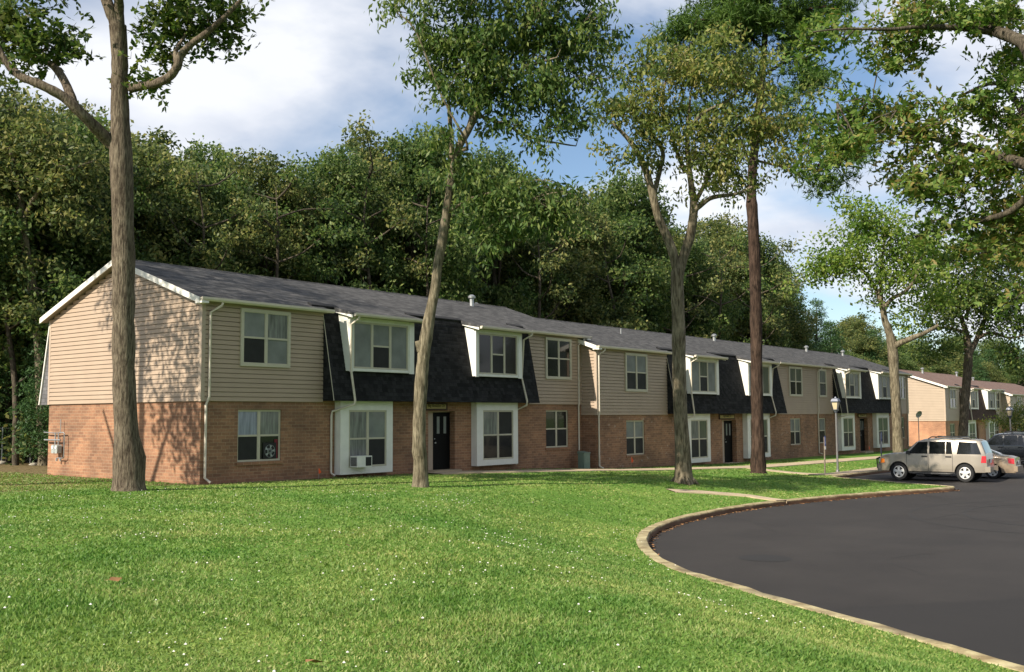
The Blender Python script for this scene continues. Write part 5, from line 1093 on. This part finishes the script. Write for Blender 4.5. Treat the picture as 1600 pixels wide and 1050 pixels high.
def add_patches(m):
    nt=m.node_tree;nd=nt.nodes;L=nt.links
    b=nd['Principled BSDF'];src=b.inputs['Base Color'].links[0].from_socket
    tc=nd.new('ShaderNodeTexCoord');out=src
    for sc,lo,hi in((.16,(.72,.84,.75),(1.35,1.12,1.25)),(.9,(.80,.88,.82),(1.22,1.10,1.2)),(3.2,(.82,.86,.85),(1.2,1.12,1.3))):
        n=nd.new('ShaderNodeTexNoise');n.inputs['Scale'].default_value=sc;n.inputs['Detail'].default_value=4;n.inputs['Roughness'].default_value=.6;L.new(tc.outputs['Object'],n.inputs['Vector'])
        r=ramp(nd,[(.36,lo),(.64,hi)]);L.new(n.outputs[0],r.inputs[0]);mx=nd.new('ShaderNodeMix');mx.data_type='RGBA';mx.blend_type='MULTIPLY';mx.inputs[0].default_value=1
        L.new(out,mx.inputs[6]);L.new(r.outputs[0],mx.inputs[7]);out=mx.outputs[2]
    L.new(out,b.inputs['Base Color'])
    for n in nd:
        if n.type=='HUE_SAT': L.new(out,n.inputs['Color'])
M['blade']=leaf_mat('grass_blades',[(.092,.19,.034),(.13,.24,.044),(.18,.285,.062),(.25,.31,.095)],.3)
add_patches(M['blade'])
tag(np_mesh('grass',Vg,3,M['blade']),'short green mown grass covering the whole lawn','grass',kind='stuff')
def scatter(name,n,size,mat,label,cat,sampler,up=.02,lift=.03):
    V=[]
    pts=sampler(n);z=gz(pts[:,0],pts[:,1],True)
    oc=np.array([(1,0,0),(0,1,0),(-1,0,0),(0,-1,0),(0,0,1),(0,0,-1)],float);tr=[(0,1,4),(1,2,4),(2,3,4),(3,0,4),(1,0,5),(2,1,5),(3,2,5),(0,3,5)]
    for (x,y),zz in zip(pts,z):
        r=size*(.6+.8*rg.random());c=np.array([x,y,zz+lift])
        for t_ in tr:
            for k in t_: V.append(c+oc[k]*r*np.array([1,1,.7]))
    tag(np_mesh(name,V,3,mat),label,cat,kind='stuff')
M['clover']=simple('white_clover',(.72,.70,.62),.8)
def cs(n):
    out=[]
    while len(out)<n:
        u=rg.random();az=.899+math.radians(-28+44*rg.random());d=6+22*rg.random()**.8;cx=CAM[0]+math.sin(az)*d;cy=CAM[1]+math.cos(az)*d
        for _ in range(int(rg.integers(1,4)+14*rg.random()**5)):
            x=cx+rg.normal()*.4;y=cy+rg.normal()*.4
            if not inpoly([x],[y],LOT)[0] and y<-1.2: out.append((x,y))
    return np.array(out[:n])
scatter('clover_flowers',520,.013,M['clover'],'small white clover flowers dotted over the lawn','flowers',cs,lift=.055)
M['deadleaf']=simple('dead_leaves',(.26,.13,.05),.8,var=.5,scale=3)
def litter(n):
    i=rg.integers(60,len(kp)-60,n);t=rg.random(n)**2.;p=kp[i]-nr_k[i]*(.02+.22*t)[:,None];return p
tnk=np.gradient(kp,axis=0);tnk/=np.linalg.norm(tnk,axis=1)[:,None];nr_k=np.stack([-tnk[:,1],tnk[:,0]],1)
sel=np.where((kp[:,0]>-1)&(kp[:,0]<24.5))[0];ii=rg.choice(sel,900);off=.012+.16*rg.random(900)**2;pp=kp[ii]-nr_k[ii]*off[:,None]+rg.normal(size=(900,2))*.03
cc_=np.column_stack([pp,np.full(900,-.992)]);V=[]
for c in cc_:
    a=rg.random()*6.28;d1=np.array([math.cos(a),math.sin(a),rg.normal()*.2])*.045;d2=np.array([-math.sin(a),math.cos(a),rg.normal()*.2])*.028
    V+=[c-d1,c+d2+[0,0,.006],c+d1,c-d2+[0,0,.006]]
tag(np_mesh('fallen_leaves',V,4,M['deadleaf']),'brown leaf litter gathered along the foot of the kerb','leaf litter',kind='stuff')
for i,(u,v,lab) in enumerate(((178,913,'orange fallen leaf lying left on the lawn'),(543,858,'orange fallen leaf lying on the middle of the lawn'),(492,1046,'orange fallen leaf at the bottom edge of the lawn'))):
    dv=CF+CR*(u-800)/FPX-CU*(v-525)/FPX;t=10
    for _ in range(30): p=CAM+dv*t;t+=(p[2]-gz1(p[0],p[1]))/-dv[2]
    p=CAM+dv*t;mb=MB();mb.quad((-.07,0,.02),(-.02,.045,.035),(.06,.03,.02),(.08,-.01,.045),(.02,-.045,.02));mb.quad((-.07,0,.02),(-.12,.01,.01),(-.07,.008,.022));o=mb.build('fallen_leaf',M['deadleaf']);o.location=(p[0],p[1],gz1(p[0],p[1])+.03);o.rotation_euler=(.3,.1,i);tag(o,lab,'leaf','single fallen leaves')
# ------------------------------------------------------------------ world, sun, camera
SUN_EL=rad(35);sv=np.array([-.81,.10,.575]);sv/=np.linalg.norm(sv)
sl=bpy.data.lights.new('sun','SUN');sl.energy=5.0;sl.angle=rad(.53);sl.color=(1,.91,.77);so=bpy.data.objects.new('sun',sl);C.objects.link(so)
so.rotation_euler=Vector(sv).to_track_quat('Z','Y').to_euler()
w=bpy.data.worlds.new('World');scene.world=w;w.use_nodes=True;nd=w.node_tree.nodes;L=w.node_tree.links;bg=nd['Background']
sky=nd.new('ShaderNodeTexSky');sky.sky_type='NISHITA';sky.sun_disc=False;sky.sun_elevation=math.asin(sv[2]);sky.sun_rotation=math.atan2(sv[0],sv[1]);sky.air_density=1.0;sky.dust_density=.4;sky.ozone_density=2.2
tc=nd.new('ShaderNodeTexCoord');sp=nd.new('ShaderNodeSeparateXYZ');L.new(tc.outputs['Generated'],sp.inputs[0])
def mth(op,a,b=None,c=None):
    n=nd.new('ShaderNodeMath');n.operation=op
    for i,x in enumerate((a,b,c)):
        if x is None: continue
        if isinstance(x,(int,float)): n.inputs[i].default_value=x
        else: L.new(x,n.inputs[i])
    return n.outputs[0]
zc=mth('ADD',mth('MAXIMUM',sp.outputs[2],0),.22)
cb=nd.new('ShaderNodeCombineXYZ');L.new(mth('DIVIDE',sp.outputs[0],zc),cb.inputs[0]);L.new(mth('DIVIDE',sp.outputs[1],zc),cb.inputs[1])
mp=nd.new('ShaderNodeMapping');mp.inputs['Location'].default_value=(3.1,1.7,0);L.new(cb.outputs[0],mp.inputs[0])
n1=nd.new('ShaderNodeTexNoise');n1.inputs['Scale'].default_value=1.15;n1.inputs['Detail'].default_value=7;n1.inputs['Roughness'].default_value=.52;n1.inputs['Distortion'].default_value=.25;L.new(mp.outputs[0],n1.inputs['Vector'])
cr=ramp(nd,[(.415,(0,0,0)),(.56,(1,1,1))]);L.new(n1.outputs[0],cr.inputs[0])
n2=nd.new('ShaderNodeTexNoise');n2.inputs['Scale'].default_value=2.3;n2.inputs['Detail'].default_value=5;L.new(mp.outputs[0],n2.inputs['Vector'])
cc=ramp(nd,[(.36,(5.0,5.4,6.3)),(.60,(7.6,7.7,8.0))]);L.new(n2.outputs[0],cc.inputs[0])
mx=nd.new('ShaderNodeMix');mx.data_type='RGBA';L.new(mth('MULTIPLY',cr.outputs[0],.92),mx.inputs[0]);L.new(sky.outputs[0],mx.inputs[6]);L.new(cc.outputs[0],mx.inputs[7])
L.new(mx.outputs[2],bg.inputs[0]);bg.inputs[1].default_value=.088
cd=bpy.data.cameras.new('camera');cam=bpy.data.objects.new('camera',cd);C.objects.link(cam);scene.camera=cam
from mathutils import Matrix
cam.matrix_world=Matrix(((CR[0],CU[0],-CF[0],CAM[0]),(CR[1],CU[1],-CF[1],CAM[1]),(CR[2],CU[2],-CF[2],CAM[2]),(0,0,0,1)))
cd.sensor_width=36;cd.lens=FPX/1600*36;cd.clip_end=3000;cd.clip_start=.1
scene.render.engine='CYCLES'
vs=scene.view_settings;vs.view_transform='Standard';vs.look='None';vs.exposure=.65;vs.gamma=1
scene.render.resolution_x=1024;scene.render.resolution_y=672
